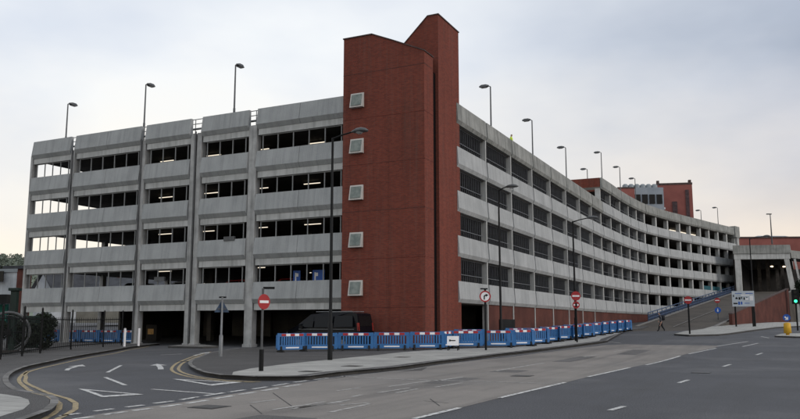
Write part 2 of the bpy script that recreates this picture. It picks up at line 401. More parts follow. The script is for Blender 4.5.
# painted markings
mk = MB()
yA = [(-12.8,27.69),(-11.78,25.05),(-10.71,22.68),(-9.18,19.93),(-8.28,18.49),(-7.34,17.21),(-6.87,16.36),(-6.43,15.27),(-6.2,14.49),(-6.0,13.6),(-5.85,12.3),(-5.6,10.6)]
yB = [(-16.9,54),(-16.6,49.0),(-15.6,43.5),(-14.9,38.3),(-13.71,32.3),(-13.0,28.91),(-12.3,26.5),(-11.3,24.35),(-10.35,22.3),(-9.06,20.2),(-8.02,18.6),(-7.14,17.43),(-6.61,16.5),(-6.15,15.35),(-5.95,14.5),(-5.78,13.6),(-5.6,12.3)]
ribbon(mk, yA, .11, .009); ribbon(mk, yB, .11, .009)
ymid = [(-10.6,46.01),(-10.25,41.5),(-9.3,35.1),(-8.62,31.6),(-7.75,28.2),(-6.75,25.7),(-5.85,24.15),(-5.0,23.1),(-3.9,22.55)]
ribbon(mk, ymid, .11, .009); ribbon(mk, ymid, .11, .009, -.24)
tag(mk.build('road_markings', YEL), kind='structure')
mk = MB()
lines = [((-6.13,19.97),(-4.3,18.67)),((-12.46,41.86),(-11.74,43.22)),((-9.75,26.84),(-10.87,31.33)),((-8.93,24.4),(-7.24,21.28)),
 ((.24,13.82),(1.15,15.6)),((-.31,12.7),(0,13.33)),((2.18,17.67),(4.55,22.25)),((5.73,24.58),(8.5,29.76)),((9.7,31.71),(13.43,38.5)),((14.38,39.98),(17.71,44.9)),
 ((7.64,22.11),(8.33,23.28)),((12.23,30.46),(13.2,32.1)),((17.16,38.68),(18.1,40.1)),((3.92,15.15),(4.39,15.87)),((18.57,46.95),(22.82,52.5)),((19.8,46.33),(22.34,50.0)),((27.19,60.25),(26.51,57.49))]
for a, b in lines: ribbon(mk, [a, b], .12, .009, smooth=False)
dash1 = [((-5.97,14.26),(-5.78,14.65)),((-5.64,14.98),(-5.46,15.41)),((-5.31,15.71),(-5.1,16.11)),((-5.0,16.44),(-4.75,16.95)),((-4.66,17.21),(-4.47,17.91)),((-4.38,18.16),(-4.13,18.94)),((-4.05,19.15),(-3.8,19.79)),((-3.66,20.0),(-3.41,20.72)),((-3.31,21.05),(-3.04,21.89)),((-2.93,22.29),(-2.63,23.07)),((-2.49,23.36),(-2.16,24.13))]
dash2 = [((-5.82,13.14),(-5.63,13.54)),((-5.54,13.75),(-5.34,14.11)),((-5.27,14.41),(-5.04,14.9)),((-4.97,15.07),(-4.75,15.49)),((-4.65,15.71),(-4.4,16.24)),((-4.33,16.44),(-4.07,17.12)),((-4.0,17.44),(-3.75,18.18)),((-3.67,18.46),(-3.43,19.15)),((-3.33,19.49),(-3.05,20.33)),((-2.98,20.72),(-2.65,21.53))]
for a, b in dash1+dash2: ribbon(mk, [a, b], .13, .009, smooth=False)
def outline(mb, P, w):
    c = sum((V3((*p, 0)) for p in P), V3())/len(P)
    for i in range(len(P)):
        a = V3((*P[i], 0)); b = V3((*P[(i+1) % len(P)], 0)); ia = a+(c-a)*w; ib = b+(c-b)*w
        mb.poly([(q.x, q.y, zg(q.x, q.y)+.009) for q in (a, b, ib, ia)])
outline(mk, [(-8.05,20.18),(-6.55,17.79),(-5.86,18.51)], .36)
outline(mk, [(-6.7,23.7),(-4.92,21.11),(-4.36,22.33)], .36)
def arrow(mb, tail, mid, head, w=.16):
    ribbon(mb, [tail, mid, head], w, .009, smooth=False)
    d = (V3((*head, 0))-V3((*mid, 0))).normalized(); n = V3((-d.y, d.x, 0)); h = V3((*head, 0))
    mb.poly([(q.x, q.y, zg(q.x, q.y)+.010) for q in (h-n*.32, h+d*1.3, h+n*.32)])
arrow(mk, (-11.6, 28.0), (-11.95, 29.0), (-12.3, 30.6)); arrow(mk, (-8.5, 28.6), (-8.9, 29.9), (-9.4, 31.3), .2); arrow(mk, (-10.5, 41.0), (-10.66, 42.8), (-10.75, 44.2), .2)
tag(mk.build('road_markings', WHITE), kind='structure')
mk = MB()
for a, b in [((-1.82,24.91),(0,23.53)),((0,23.53),(4.01,21.89)),((3.3,27.69),(5.97,33.32)),((1.02,22.87),(1.95,24.58)),((7.33,36.13),(10.01,40.39)),((11.38,42.77),(13.51,45.33)),((14.41,48.1),(16.0,47.8)),((14.16,54.53),(14.3,51.87))]: ribbon(mk, [a, b], .12, .009, smooth=False)
for a, b in [((-2.39,15.24),(-1.55,16.78)),((-1.96,15.6),(-1.18,16.78)),((-2.05,15.41),(-1.06,17.21)),((-1.28,14.81),(-.61,16.36)),((-1.19,16.07),(-.61,16.57)),((-.52,18.94),(.25,20.4)),((-.09,18.94),(.45,20.09)),((-1.52,19.49),(-1.01,20.4)),((-1.06,17.91),(-.87,18.41)),((-3.07,16.57),(-2.64,17.21)),((-.3,20.8),(.9,23.0)),((.9,20.6),(1.7,22.1))]: ribbon(mk, [a, b], .10, .009, smooth=False)
ribbon(mk, kerb_mid[11:22], .07, .009, -.42)
tag(mk.build('worn_road_markings', FADED), kind='structure')
for k, (x, y, w_, l_, m_, lab) in enumerate(((-4.1, 15.6, .6, .6, 'iron', 'iron manhole cover beside the dashed give way line'), (3.4, 24.9, .6, .6, 'iron', 'iron manhole cover in the worn lane at centre'), (9.6, 26.6, .6, .6, 'iron', 'iron manhole cover in the dark main road'), (-9.6, 34.5, .45, .6, 'iron', 'iron manhole cover in the side road by the island tip'), (-3.2, 25.2, .6, .5, .12, 'iron cover in the pale paving just right of the no entry sign'), (-2.1, 28.4, .6, .6, .12, 'iron cover in the pale paving near the foot of the nearest street lamp'), (-.3, 36.0, .6, .6, .12, 'iron cover in the pale paving in front of the stair tower'))):
    t = thing('manhole_cover', (x, y, zg(x, y)), lab, 'manhole cover', 'manhole covers in the roads'); mb = MB(); d1 = V3((.43, .9, 0)); d2_ = V3((.9, -.43, 0)); c0 = V3((x, y, zg(x, y)+.006+(m_ if m_ != 'iron' else 0)))
    mb.obox(c0, d1*l_, d2_*w_, ZZ*.006); mb.build('frame', mat('cast_iron', (.035, .034, .033), rough=.5, bump=.5), t)
    mb = MB(); mb.obox(c0+d1*.06+d2_*.06, d1*(l_-.12), d2_*(w_-.12), ZZ*.010); mb.build('lid', mat('worn_iron', (.06, .058, .055), rough=.45, bump=.8, bscale=12), t)
rp = MB()
for (x, y, l_, w_) in ((.6, 22.0, 2.6, .7), (6.5, 34.5, 5.0, .8), (-3.2, 13.0, 1.6, 1.2), (3.0, 27.2, 1.4, 1.0), (10.8, 40.2, 4.5, 1.0)):
    d1 = V3((.45, .89, 0)); d2_ = V3((.89, -.45, 0)); P_ = [V3((x, y, 0)), V3((x, y, 0))+d1*l_, V3((x, y, 0))+d1*l_+d2_*w_, V3((x, y, 0))+d2_*w_]
    rp.poly([(p.x, p.y, zg(p.x, p.y)+.0065) for p in P_])
tag(rp.build('road_patches', mat('patch_asphalt', (.125, .12, .115), c2=(.095, .09, .088), nscale=.8, build=patches, bump=.6, bscale=60)), kind='structure')
mk = MB()
for a, b in [((-2.98,18.94),(-2.04,15.6)),((-2.99,16.16),(-2.48,14.57)),((.65,17.44),(.78,15.97)),((.5,17.0),(1.0,16.5)),((-.18,29.23),(1.0,31.3)),((-4.26,15.75),(-3.7,16.1))]: ribbon(mk, [a, b], .024, .0085, smooth=False)
mk.poly([(x, y, zg(x, y)+.0082) for x, y in ((-.2, 29.3), (1.2, 31.4), (.75, 27.9), (-.14, 27.5))])
tag(mk.build('tar_joints', TAR), kind='structure')

# ------------------------------------------------------------------ car park frames
A0 = V3((-29.08, 61.44, 0)); U = V3((.8927, -.4506, 0)); Vd = V3((.4321, .9018, 0)); Nl = V3((-.4506, -.8927, 0))
O0 = V3((4.04, 50.84, 0)); Mr = V3((.9018, -.4321, 0)); ZZ = V3((0, 0, 1))
def LF(s, b, z=0): return A0+U*s+Vd*b+ZZ*z
def RF(t, o, z=0): return O0+Vd*t+Mr*o+ZZ*z
PT = [None]+[4.3+2.9*k for k in range(6)]          # parapet tops, levels 1..6
CP = thing('car_park', (4, 52, 0), 'long grey concrete multi-storey car park with ribbed parapets curving away to the right', 'car park')
PROF = [(-.16, 0), (.05, 0), (.20, -1.10), (.0, -1.38), (-.16, -1.38)]
def panel(mb, p0, p1, nrm, zt, gap=.05, prof=PROF, mi=0):
    d = (p1-p0); L_ = d.length; d.normalize(); a = p0+d*gap
    mb.extrude(prof, (a.x, a.y, zt), nrm, ZZ, d*(L_-2*gap), mi)
NL = -Vd   # outward for the left facade (perpendicular enough)
left_bays = [(0.0, 4.25, 5, 0), (4.76, 11.49, 6, 1), (11.98, 16.16, 4, 0), (17.19, 21.21, 4, 0), (21.92, 28.72, 6, 1)]
for lv in range(1, 6):
    for (s0, s1, nm, split) in left_bays:
        mb = MB()
        if split:
            sm = (s0+s1)/2
            panel(mb, LF(s0, 0), LF(sm, 0), Nl, PT[lv], .0); panel(mb, LF(sm+.025, 0), LF(s1, 0), Nl, PT[lv], .0)
        else: panel(mb, LF(s0, 0), LF(s1, 0), Nl, PT[lv], .0)
        mb.build('parapet_panel', PANEL, CP)
        # spandrel beam under the panel
        mb = MB(); mb.obox(LF(s0+.04, .03, PT[lv]-1.80), U*(s1-s0-.08), Vd*.25, ZZ*.417)
        mb.build('spandrel_beam', BEAM, CP)
        if lv > 1:
            mb = MB(); zb = PT[lv-1]-.1; zt = PT[lv]-1.81
            for i in range(nm):
                s = s0+.35+(s1-s0-.7)*i/(nm-1)
                mb.obox(LF(s-.03, .12, zb), U*.06, Vd*.06, ZZ*(zt-zb))
            for z_ in (zb+.02, zt-.06): mb.obox(LF(s0+.3, .13, z_), U*(s1-s0-.6), Vd*.04, ZZ*.05)
            mb.build('window_bars', MULL, CP)
# left facade columns
for (s0, s1) in ((-.22, .0), (4.28, 4.72), (11.52, 11.94), (16.2, 16.6), (16.76, 17.15), (21.25, 21.88), (28.6, 28.8)):
    mb = MB(); mb.obox(LF(s0, -.05, -.2), U*(s1-s0), Vd*.5, ZZ*(15.0)); mb.build('column', COLM, CP)
    if s1-s0 > .3:
        mb = MB(); mb.obox(LF(s0-.05, -.12, -.1), U*(s1-s0+.10), Vd*.64, ZZ*.42); mb.build('column_base', COLM, CP)
# drain pipes and conduit on the left facade
for s in (11.6, 16.68, 4.5): mb = MB(); mb.tube([LF(s, -.12, .3), LF(s, -.12, 14.9)], .06, 6); mb.build('drain_pipe', GALVD, CP)
for s, z in ((13.4, 4.62-.15), (19.4, 7.0), (12.2, 3.2)):
    mb = MB(); mb.obox(LF(s, -.12, z+.1), U*.9, Vd*.15, ZZ*.28); mb.build('junction_box', GALVD, CP)
# roof rail behind the top parapet
mb = MB()
for z, r_ in ((15.25, .075), (15.62, .03), (15.95, .03)): mb.tube([LF(0, .45, z), LF(28.5, .45, z)], r_, 6)
for i in range(17): mb.tube([LF(.2+1.77*i, .45, 14.8), LF(.2+1.77*i, .45, 15.95)], .03, 6)
mb.build('roof_rail', GALV, CP)

# right facade joints
J = [RF(-1.0, 0)]+[RF(4.85+5.85*k, 0) for k in range(8)]+[V3((x, y, 0)) for x, y in [(26.2,96.6),(28.8,101.7),(31.1,105.9),(33.3,109.7),(35.5,113.2),(38.4,117.0),(41.4,120.8),(44.5,124.3),(47.3,127.5),(50.1,130.5),(52.7,133.5),(55.4,136.4),(58.1,139.3),(60.8,142.3)]]
NB = len(J)-1
def nrm(i):
    d = (J[i+1]-J[i]).normalized(); return V3((d.y, -d.x, 0))
stuff_mb = MB(); nearcount = 25
PROFR = [(-.16, 0), (.05, 0), (.13, -1.12), (.0, -1.36), (-.16, -1.36)]
for i in range(NB):
    n = nrm(i); lvls = 5 if i < 8 else 6
    far = i >= 13
    for lv in range(1, lvls+1):
        top = (lv == lvls)
        q0, q1 = J[i], J[i+1]
        if i == 13: q0 = q0+(q1-q0).normalized()*.12
        if far and not (i < 16 and lv >= 0 and nearcount < 100):
            panel(stuff_mb, q0, q1, n, PT[lv], .06, PROFR, 1 if top else 0)
        else:
            mb = MB(); panel(mb, q0, q1, n, PT[lv], .12 if i < 8 else .09, PROFR, 0); mb.build('parapet_panel', SOOT if top else PANELR, CP); nearcount += 1
tag(stuff_mb.build('far_parapet_panels', [PANELR, SOOT], CP), kind='stuff')
# joint columns, fins and bars
for i in range(0, NB+1):
    if i == 0: continue
    d = ((J[min(i+1, NB)]-J[i-1])).normalized(); n = V3((d.y, -d.x, 0))
    w = .17 if i < 8 else (.34 if i < 13 else .46)
    top = 14.6 if i < 8 else 17.5
    mb = MB(); mb.obox(J[i]-d*w/2-n*(.75 if i >= 8 else .42), d*w, n*(.57 if i >= 8 else .40), ZZ*top); mb.build('column', BEAM, CP)
for i in range(0, 13):
    n = nrm(i); d = (J[i+1]-J[i]).normalized(); L_ = (J[i+1]-J[i]).length
    for lv in range(2, 6 if i < 8 else 7):
        mb = MB(); zb = PT[lv-1]-.1; zt = PT[lv]-1.41
        k = 15 if i < 8 else 8
        for j in range(k):
            p = J[i]+d*(.3+(L_-.6)*(j+.5)/k)-n*.32
            mb.obox(p-d*.016+ZZ*zb, d*.032, n*.04, ZZ*(zt-zb))
        for hz0 in (.0, .55, zt-zb-.06): mb.obox(J[i]+d*.2-n*.29+ZZ*(zb+hz0), d*(L_-.4), n*.035, ZZ*.05)
        mb.build('window_bars', LOUV, CP)
# floors, back walls, spine
def offs(i, dist):
    if i == 0: n = nrm(0)
    elif i == NB: n = nrm(NB-1)
    else: n = (nrm(i-1)+nrm(i)).normalized()
    return J[i]-n*dist
cor = LF(34.2, .1)
for lv in range(1, 7):
    zt = PT[lv]-1.1
    if lv <= 5:
        mb = MB()
        poly = [LF(0.05, .06), LF(34.2, .06), RF(45.8, -.17), RF(45.8, -28)]
        back = LF(.05, 51)
        poly = [LF(.05, .29), LF(28.9, .29), LF(28.9, 4.9), RF(-.9, -.17), RF(45.6, -.17), LF(.05, 51.0)]
        mb.prism([(p.x, p.y) for p in poly], zt-.32, zt)
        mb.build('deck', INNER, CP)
        mb = MB(); mb.obox(LF(-.1, .4, PT[lv]-1.5), U*.16, Vd*50.4, ZZ*1.5); mb.build('side_parapet', PANEL, CP)
    mb = MB()
    for i in range(8, NB):
        a, b = offs(i, .17), offs(i+1, .17); c, e = offs(i+1, 16), offs(i, 16)
        mb.prism([(p.x, p.y) for p in (a, b, c, e)], zt-.32, zt)
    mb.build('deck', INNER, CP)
mb = MB()
for i in range(8, NB):
    a, b = offs(i, 16), offs(i+1, 16); mb.obox(a+ZZ*0, (b-a), nrm(i)*-.3, ZZ*18.6)
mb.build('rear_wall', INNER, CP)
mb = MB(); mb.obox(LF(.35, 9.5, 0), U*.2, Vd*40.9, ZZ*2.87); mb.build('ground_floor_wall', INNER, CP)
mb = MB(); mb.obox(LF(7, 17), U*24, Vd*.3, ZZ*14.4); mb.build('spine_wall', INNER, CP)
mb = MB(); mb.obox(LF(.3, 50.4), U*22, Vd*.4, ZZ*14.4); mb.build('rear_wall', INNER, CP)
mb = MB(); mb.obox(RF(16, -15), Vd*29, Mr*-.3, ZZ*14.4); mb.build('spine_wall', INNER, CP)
# side and inner columns
for b in range(6): mb = MB(); mb.obox(LF(-.05, 7.5+8*b, -.2), U*.4, Vd*.4, ZZ*14.6); mb.build('side_column', COLM, CP)
for s in (4.3, 11.5, 21.3, 28.0):
    for b in (8, 16.2): mb = MB(); mb.obox(LF(s, b, -.2), U*.4, Vd*.4, ZZ*14.6); mb.build('inner_column', INNER, CP)
for t in range(8): mb = MB(); mb.obox(RF(4.6+5.85*t, -7.5, -.2), Vd*.4, Mr*.4, ZZ*14.6); mb.build('inner_column', INNER, CP)
# brick storey end wall of the higher section
mb = MB(); e0 = RF(45.85, -.2)
mb.obox(e0+ZZ*17.2, -Mr*13.5, Vd*.3, ZZ*1.6); mb.build('brick_upstand', BRICK, CP)
for k in range(9): mb = MB(); mb.obox(e0-Mr*(.1+1.5*k)+ZZ*14.8, -Mr*.35, Vd*.3, ZZ*2.395); mb.build('end_fin', COLM, CP)
mb = MB(); mb.obox(e0+ZZ*14.8+Vd*.5, -Mr*13.4, Vd*.15, ZZ*1.3); mb.build('end_parapet', COLM, CP)
# plinth brick wall below the first parapet on the right
mb = MB()
for i in range(1, 13):
    n = nrm(i); d = J[i+1]-J[i]
    mb.obox(J[i]-n*.33, d, n*.25, ZZ*(2.93)); 
mb.build('brick_plinth', BRICKD, CP)
mb = MB(); mb.obox(RF(-.8, -2.2, -.1), Vd*5.6, Mr*.2, ZZ*2.95); mb.build('recess_wall', BRICKD, CP)
mb = MB(); mb.obox(RF(7.3, -.05, .2), Vd*3.6, Mr*.05, ZZ*1.75); mb.build('service_door', BLKP, CP)
mb = MB()
for i in range(18, NB): mb.obox(J[i]-nrm(i)*.4+ZZ*5.0, (J[i+1]-J[i]), nrm(i)*.08, ZZ*(2.9))
mb.build('teal_screens', TEAL, CP)
mb = MB(); e = J[NB]; n = nrm(NB-1); d = (J[NB]-J[NB-1]).normalized()
mb.obox(e+d*.05-n*16.5, d*1.0, n*16.7, ZZ*18.2); mb.build('end_wall', COLM, CP)
mb = MB(); mb.obox(e-d*.9-n*3+ZZ*17.1, d*2.2, n*3.3, ZZ*2.0); mb.build('end_turret', SOOT, CP)
# strip lights under the decks
tubes = []
for lv in range(2, 6):
    zt = PT[lv]-1.1-.5
    for s, b in ((22.9, 4.5), (26.6, 4.5), (18.3, 4.5), (13.6, 4.5), (9.3, 4.5), (24.4, 10.5), (19.2, 11)):
        if (lv*7+int(s)) % 9 == 0: continue
        tubes.append(LF(s+random.uniform(-.2, .2), b, zt))
for P in tubes:
    mb = MB(); mb.obox(P, U*1.35, Vd*.08, ZZ*.045); mb.obox(P+ZZ*.048-U*.02, U*1.39, Vd*.12, ZZ*.07, 1); mb.build('strip_light', [TUBE, GALV], CP)
for P in (RF(1.0, -2.2, 5.0), RF(1.2, -2.4, 10.9)):
    mb = MB(); mb.obox(P, Vd*1.4, Mr*.1, ZZ*.06); mb.build('strip_light', TUBE, CP)
for i, lv in ((18, 6), (19, 6), (17, 6)):
    c = (J[i]+J[i+1])/2-nrm(i)*4+ZZ*(PT[lv]-1.75); d = (J[i+1]-J[i]).normalized()
    mb = MB(); mb.obox(c-d*1.4, d*2.8, nrm(i)*.15, ZZ*.12); mb.build('strip_light', TUBE, CP)

# ------------------------------------------------------------------ stair tower
B0 = A0+U*28.447+Nl*.4
def TW(a, b, z=0): return B0+U*a+Vd*b+ZZ*z
ST = thing('stair_tower', TW(3, 2.7, 0), 'tall red brick stair tower with two opposed sloping roofs at the car park corner', 'stair tower')
def wallprism(mb, a0, a1, b0, b1, prof):       # prof: list (a, ztop)
    lo = [TW(a0, b0, -.2), TW(a1, b0, -.2)]
    pts = [TW(a1, 0, -.2), TW(a0, 0, -.2)]
    front = [TW(a0, b0, -.2), TW(a1, b0, -.2)]+[TW(a, b0, z) for a, z in reversed(prof)]
    back = [p+Vd*(b1-b0) for p in front]
    mb.poly(front); mb.poly(back[::-1]); n = len(front)
    for i in range(n): mb.poly([front[i], back[i], back[(i+1) % n], front[(i+1) % n]])
mb = MB(); wallprism(mb, .34, 5.95, 0, 1.34, [(.34, 19.46), (2.37, 19.45), (3.84, 18.81), (5.95, 17.84)]); mb.build('front_brick_block', BRICK, ST)
mb = MB(); wallprism(mb, 1.2, 6.03, 2.0, 5.5, [(1.2, 17.6), (2.2, 17.9), (5.3, 20.83), (6.03, 20.83)]); mb.build('rear_brick_block', BRICK, ST)
mb = MB(); wallprism(mb, .6, 4.0, 1.33, 2.01, [(.6, 17.4), (4.0, 17.4)]); mb.build('recess', mat('shaded_brick', (.05, .018, .015)), ST)  # recess brick coloured darker to carry the shade of the slot
mb = MB(); mb.obox(TW(5.78, 1.343, 0), U*.05, Vd*.654, ZZ*17.0); mb.build('slot_shade_sheet', GLASS, ST)  # near-black sheet filling the open slot, standing in for its shade
mb = MB()
def coping(mb, pts, b0, b1):
    for (a0, z0), (a1, z1) in zip(pts, pts[1:]):
        p = TW(a0, b0, z0+.003); q = TW(a1, b0, z1+.003); w = Vd*(b1-b0)
        vs = [p, q, q+w, p+w]; vs += [x+ZZ*.07 for x in vs]
        mb.mesh(vs, [(3, 2, 1, 0), (4, 5, 6, 7), (0, 1, 5, 4), (1, 2, 6, 5), (2, 3, 7, 6), (3, 0, 4, 7)])
coping(mb, [(.29, 19.46), (2.37, 19.45), (3.84, 18.81), (6.0, 17.82)], -.05, 1.37)
coping(mb, [(1.2, 17.6), (2.2, 17.9), (5.3, 20.83), (6.08, 20.83)], 1.96, 5.54)
mb.build('coping', COPING, ST)
for lv in range(6):
    zz_ = 2.55+2.9*lv
    mb = MB(); mb.obox(TW(.33, -.006, zz_), U*5.626, Vd*.05, ZZ*.035); mb.obox(TW(5.9, -.006, zz_), U*.056, Vd*1.30, ZZ*.035)
    mb.build('movement_joint', mat('joint_brick', (.135, .040, .030)), ST)
# leaning hopper windows
for k in range(5):
    z1 = 15.80-2.9*k; z0 = z1-.92; a0, a1 = .93, 1.84; pr = .26
    fr = MB()
    vs = [TW(a0, .02, z0), TW(a1, .02, z0), TW(a1, .02, z1), TW(a0, .02, z1), TW(a0, -pr, z0), TW(a1, -pr, z0), TW(a1, -.07, z1), TW(a0, -.07, z1)]
    fr.mesh(vs, [(4, 5, 6, 7), (0, 3, 7, 4), (1, 5, 6, 2), (3, 2, 6, 7), (0, 4, 5, 1)])
    fo = fr.build('window', WFRAME, ST)
    pm = MB(); q = [TW(a0+.1, -pr+.025-.03, z0+.1), TW(a1-.1, -pr+.025-.03, z0+.1), TW(a1-.1, -.10-.012, z1-.1), TW(a0+.1, -.10-.012, z1-.1)]
    nn = (q[1]-q[0]).cross(q[3]-q[0]).normalized(); nn = -nn if nn.dot(Vd) > 0 else nn
    q = [p+nn*.02 for p in q]; pm.mesh(q+[p-nn*.03 for p in q], [(0, 1, 2, 3), (4, 7, 6, 5), (0, 4, 5, 1), (1, 5, 6, 2), (2, 6, 7, 3), (3, 7, 4, 0)])
    pm.build('pane', PANE, fo)

# ------------------------------------------------------------------ lamps
def lamp_roof(P, dirv, label, h=4.3):
    t = thing('rooftop_lamp', P, label, 'lamp', 'lamps along the car park roof')
    mb = MB(); mb.tube([P, P+ZZ*h*.35, P+ZZ*h*.36, P+ZZ*h], [.09, .085, .065, .05], 8); mb.build('pole', GALVD, t)
    side = V3((-dirv.y, dirv.x, 0)); c = P+ZZ*(h+.10)+dirv*.5
    mb = MB(); mb.tube([P+ZZ*h, P+ZZ*(h+.08)+dirv*.15], .035, 6)
    vs = []
    for x, w, z0, z1 in ((-.36, .10, -.04, .05), (-.15, .20, -.09, .11), (.2, .2, -.09, .11), (.4, .10, -.05, .04)):
        vs += [c+dirv*x+side*w+ZZ*z0, c+dirv*x-side*w+ZZ*z0, c+dirv*x-side*w*.6+ZZ*z1, c+dirv*x+side*w*.6+ZZ*z1]
    fs = [(0, 1, 2, 3), (12, 15, 14, 13)]
    for i in range(3):
        for j in range(4): fs.append((i*4+j, (i+1)*4+j, (i+1)*4+(j+1) % 4, i*4+(j+1) % 4))
    mb.mesh(vs, fs); mb.build('lamp_head', GALVD, t)
    mb = MB(); mb.obox(c-dirv*.15-side*.13-ZZ*.13, dirv*.4, side*.26, ZZ*.045); mb.build('lens', LAMPG, t)
ordl = ['rooftop lamp at the far left end of the car park roof', 'rooftop lamp above the gap left of the third parapet bay', 'tallest looking rooftop lamp, above the fourth bay just left of the tower']
for k, s in enumerate((2.49, 10.76, 19.17)): lamp_roof(LF(s, .9, 14.8), Vd, ordl[k], (4.15, 4.6, 4.85)[k])
for k, (px_t, lab) in enumerate(((8.7, 'rooftop lamp nearest the tower on the right wing'), (20.05, 'second rooftop lamp right of the tower, beyond the hi-vis worker'), (32.4, 'rooftop lamp just left of the brick upstand'))):
    lamp_roof(RF(px_t, -.9, 14.8), -Mr, lab, 4.95)
lamp_roof(V3((24.6, 102.0, 17.7)), -Mr, 'rooftop lamp standing low behind the brick upstand', 4.0)
for i, f, lab in ((8, .84, 'rooftop lamp on the corner where the roof steps up a storey'), (10, .81, 'first rooftop lamp right of the roof step'), (12, .66, 'rooftop lamp in front of the grey windowed block'), (18, .69, 'small far rooftop lamp right of the brown tower block'), (20, .58, 'last rooftop lamp near the far right end of the car park')):
    p = J[i].lerp(J[i+1], f); n = nrm(i); lamp_roof(p-n*.9+ZZ*17.7, -n, lab, {8: 5.0, 10: 5.0, 12: 4.7, 18: 3.0, 20: 4.3}[i])

def street_lamp(x, y, h, label, dirv=Mr, arm=1.0, hl=.75):
    P = V3((x, y, zg(x, y)+.12)); t = thing('street_lamp', P, label, 'street lamp', 'tall black street lamps')
    mb = MB(); mb.tube([P, P+ZZ*1.5, P+ZZ*1.55, P+ZZ*h], [.105, .105, .075, .05], 10); mb.build('pole', BLKP, t)
    mb = MB(); top = P+ZZ*h; mb.tube([top-ZZ*.05, top+dirv*arm*.5+ZZ*.08, top+dirv*arm+ZZ*.16], [.045, .035, .035], 8); mb.build('arm', BLKP, t)
    c = top+dirv*(arm+hl*.45)+ZZ*.14; side = V3((-dirv.y, dirv.x, 0))
    mb = MB(); vs = []; n = 10
    rings = [(-.55, .02, .02), (-.45, .11, .07), (-.2, .2, .15), (.1, .22, .17), (.35, .17, .12), (.5, .04, .03)]
    for x_, w, hh in rings:
        for j in range(n):
            a = 2*pi*j/n; zz = sin(a); vs.append(c+dirv*x_*hl*1.05+side*w*cos(a)+ZZ*(hh*zz if zz > 0 else hh*.3*zz))
    fs = [tuple(range(n))[::-1], tuple(range(5*n, 6*n))]
    for i in range(5):
        for j in range(n): fs.append((i*n+j, i*n+(j+1) % n, (i+1)*n+(j+1) % n, (i+1)*n+j))
    mb.mesh(vs, fs, 0, True); mb.build('lamp_head', GALVD, t)
    mb = MB(); mb.tube([c-ZZ*.03-dirv*.02, c-ZZ*.10-dirv*.02], [.17, .10], 12); mb.build('lens', LAMPG, t)
street_lamp(-2.91, 33.37, 9.45, 'nearest tall black street lamp, in front of the dark van')
street_lamp(6.12, 48.4, 9.5, 'tall black street lamp behind the barriers just right of the round turn sign', Mr, .5, .8)
street_lamp(11.69, 53.05, 8.0, 'tall black street lamp beside the farthest row of blue barriers')
street_lamp(37.0, 83.2, 9.2, 'farthest street lamp, in front of the dark underpass beside the direction board', Mr, 1.3)
# column on the overpass deck
P = V3((62.2, 131.5, 14.8)); t = thing('overpass_lamp', P, 'slim lamp standing on top of the concrete overpass at far right', 'lamp')
mb = MB(); mb.tube([P, P+ZZ*5.0], [.13, .07], 8); mb.build('pole', GALVD, t); mb = MB(); mb.obox(P+ZZ*5+V3((-.6, -.15, 0)), (.8, 0, 0), (0, .3, 0), (0, 0, .16)); mb.build('lamp_head', GALVD, t)

# ------------------------------------------------------------------ traffic signs
def disc(mb, c, n, r, th, mi=0, seg=28, rin=0):
    n = V3(n).normalized(); x = ZZ.cross(n).normalized(); y = n.cross(x)
    ring = [c+(x*cos(2*pi*k/seg)+y*sin(2*pi*k/seg))*r for k in range(seg)]
    if rin:
        inn = [c+(x*cos(2*pi*k/seg)+y*sin(2*pi*k/seg))*rin for k in range(seg)]
        for k in range(seg):
            j = (k+1) % seg
            mb.poly([ring[k]+n*th, ring[j]+n*th, inn[j]+n*th, inn[k]+n*th], mi); mb.poly([ring[k], ring[j], ring[j]+n*th, ring[k]+n*th], mi); mb.poly([inn[k], inn[j], inn[j]+n*th, inn[k]+n*th], mi)
            mb.poly([ring[k], ring[j], inn[j], inn[k]], mi)
    else:
        mb.poly([p+n*th for p in ring], mi); mb.poly(ring[::-1], mi)
        for k in range(seg): j = (k+1) % seg; mb.poly([ring[k], ring[j], ring[j]+n*th, ring[k]+n*th], mi)
def flat(mb, c, n, pts, th, mi=0):       # polygon in the sign plane, x to the viewer's right
    n = V3(n).normalized(); x = ZZ.cross(n).normalized(); y = n.cross(x)
    a = [c+x*p+y*q for p, q in pts]; mb.poly([p+n*th for p in a], mi); mb.poly(a[::-1], mi); k = len(a)
    for i in range(k): mb.poly([a[i], a[(i+1) % k], a[(i+1) % k]+n*th, a[i]+n*th], mi)
def no_entry(t, c, n, r=.25):
    mb = MB(); disc(mb, c, n, r, .02); o = mb.build('sign_plate', REDR, t)
    mb = MB(); flat(mb, c+V3(n)*.021, n, [(-r*.75, -r*.17), (r*.75, -r*.17), (r*.75, r*.17), (-r*.75, r*.17)], .004); mb.build('white_bar', WHT, o)
def sign_light(t, p, dirv, L=.34):
    mb = MB(); mb.obox(p, dirv*L, V3((-dirv.y, dirv.x, 0))*.1, ZZ*.07); mb.build('sign_light', BLKP, t)
TOC = V3((.0, -1, 0))
def toward(P, yaw=0):
    d = V3((-P.x, -P.y, 0)).normalized(); return Matrix.Rotation(R(yaw), 3, 'Z') @ d
x, y = -4.42, 25.61; P = V3((x, y, zg(x, y)+.12))
t = thing('no_entry_sign', P, 'red no entry sign on a black sleeved post, nearest the camera, left of the van', 'road sign', 'no entry signs')
mb = MB(); mb.tube([P+V3((0, 0, .6)), P+ZZ*2.62], .038, 8); mb.build('pole', GALVD, t)
mb = MB(); mb.tube([P, P+ZZ*.68], .075, 10); mb.build('pole_sleeve', BLKP, t)
n = toward(P, 40); no_entry(t, P+n*.05+ZZ*2.19, n, .245); sign_light(t, P+ZZ*2.6, V3((1, 0, 0)), .36)
x, y = 4.67, 43.3; P = V3((x, y, zg(x, y)+.12)); P = V3((4.62, 43.1, zg(x, y)+.12))
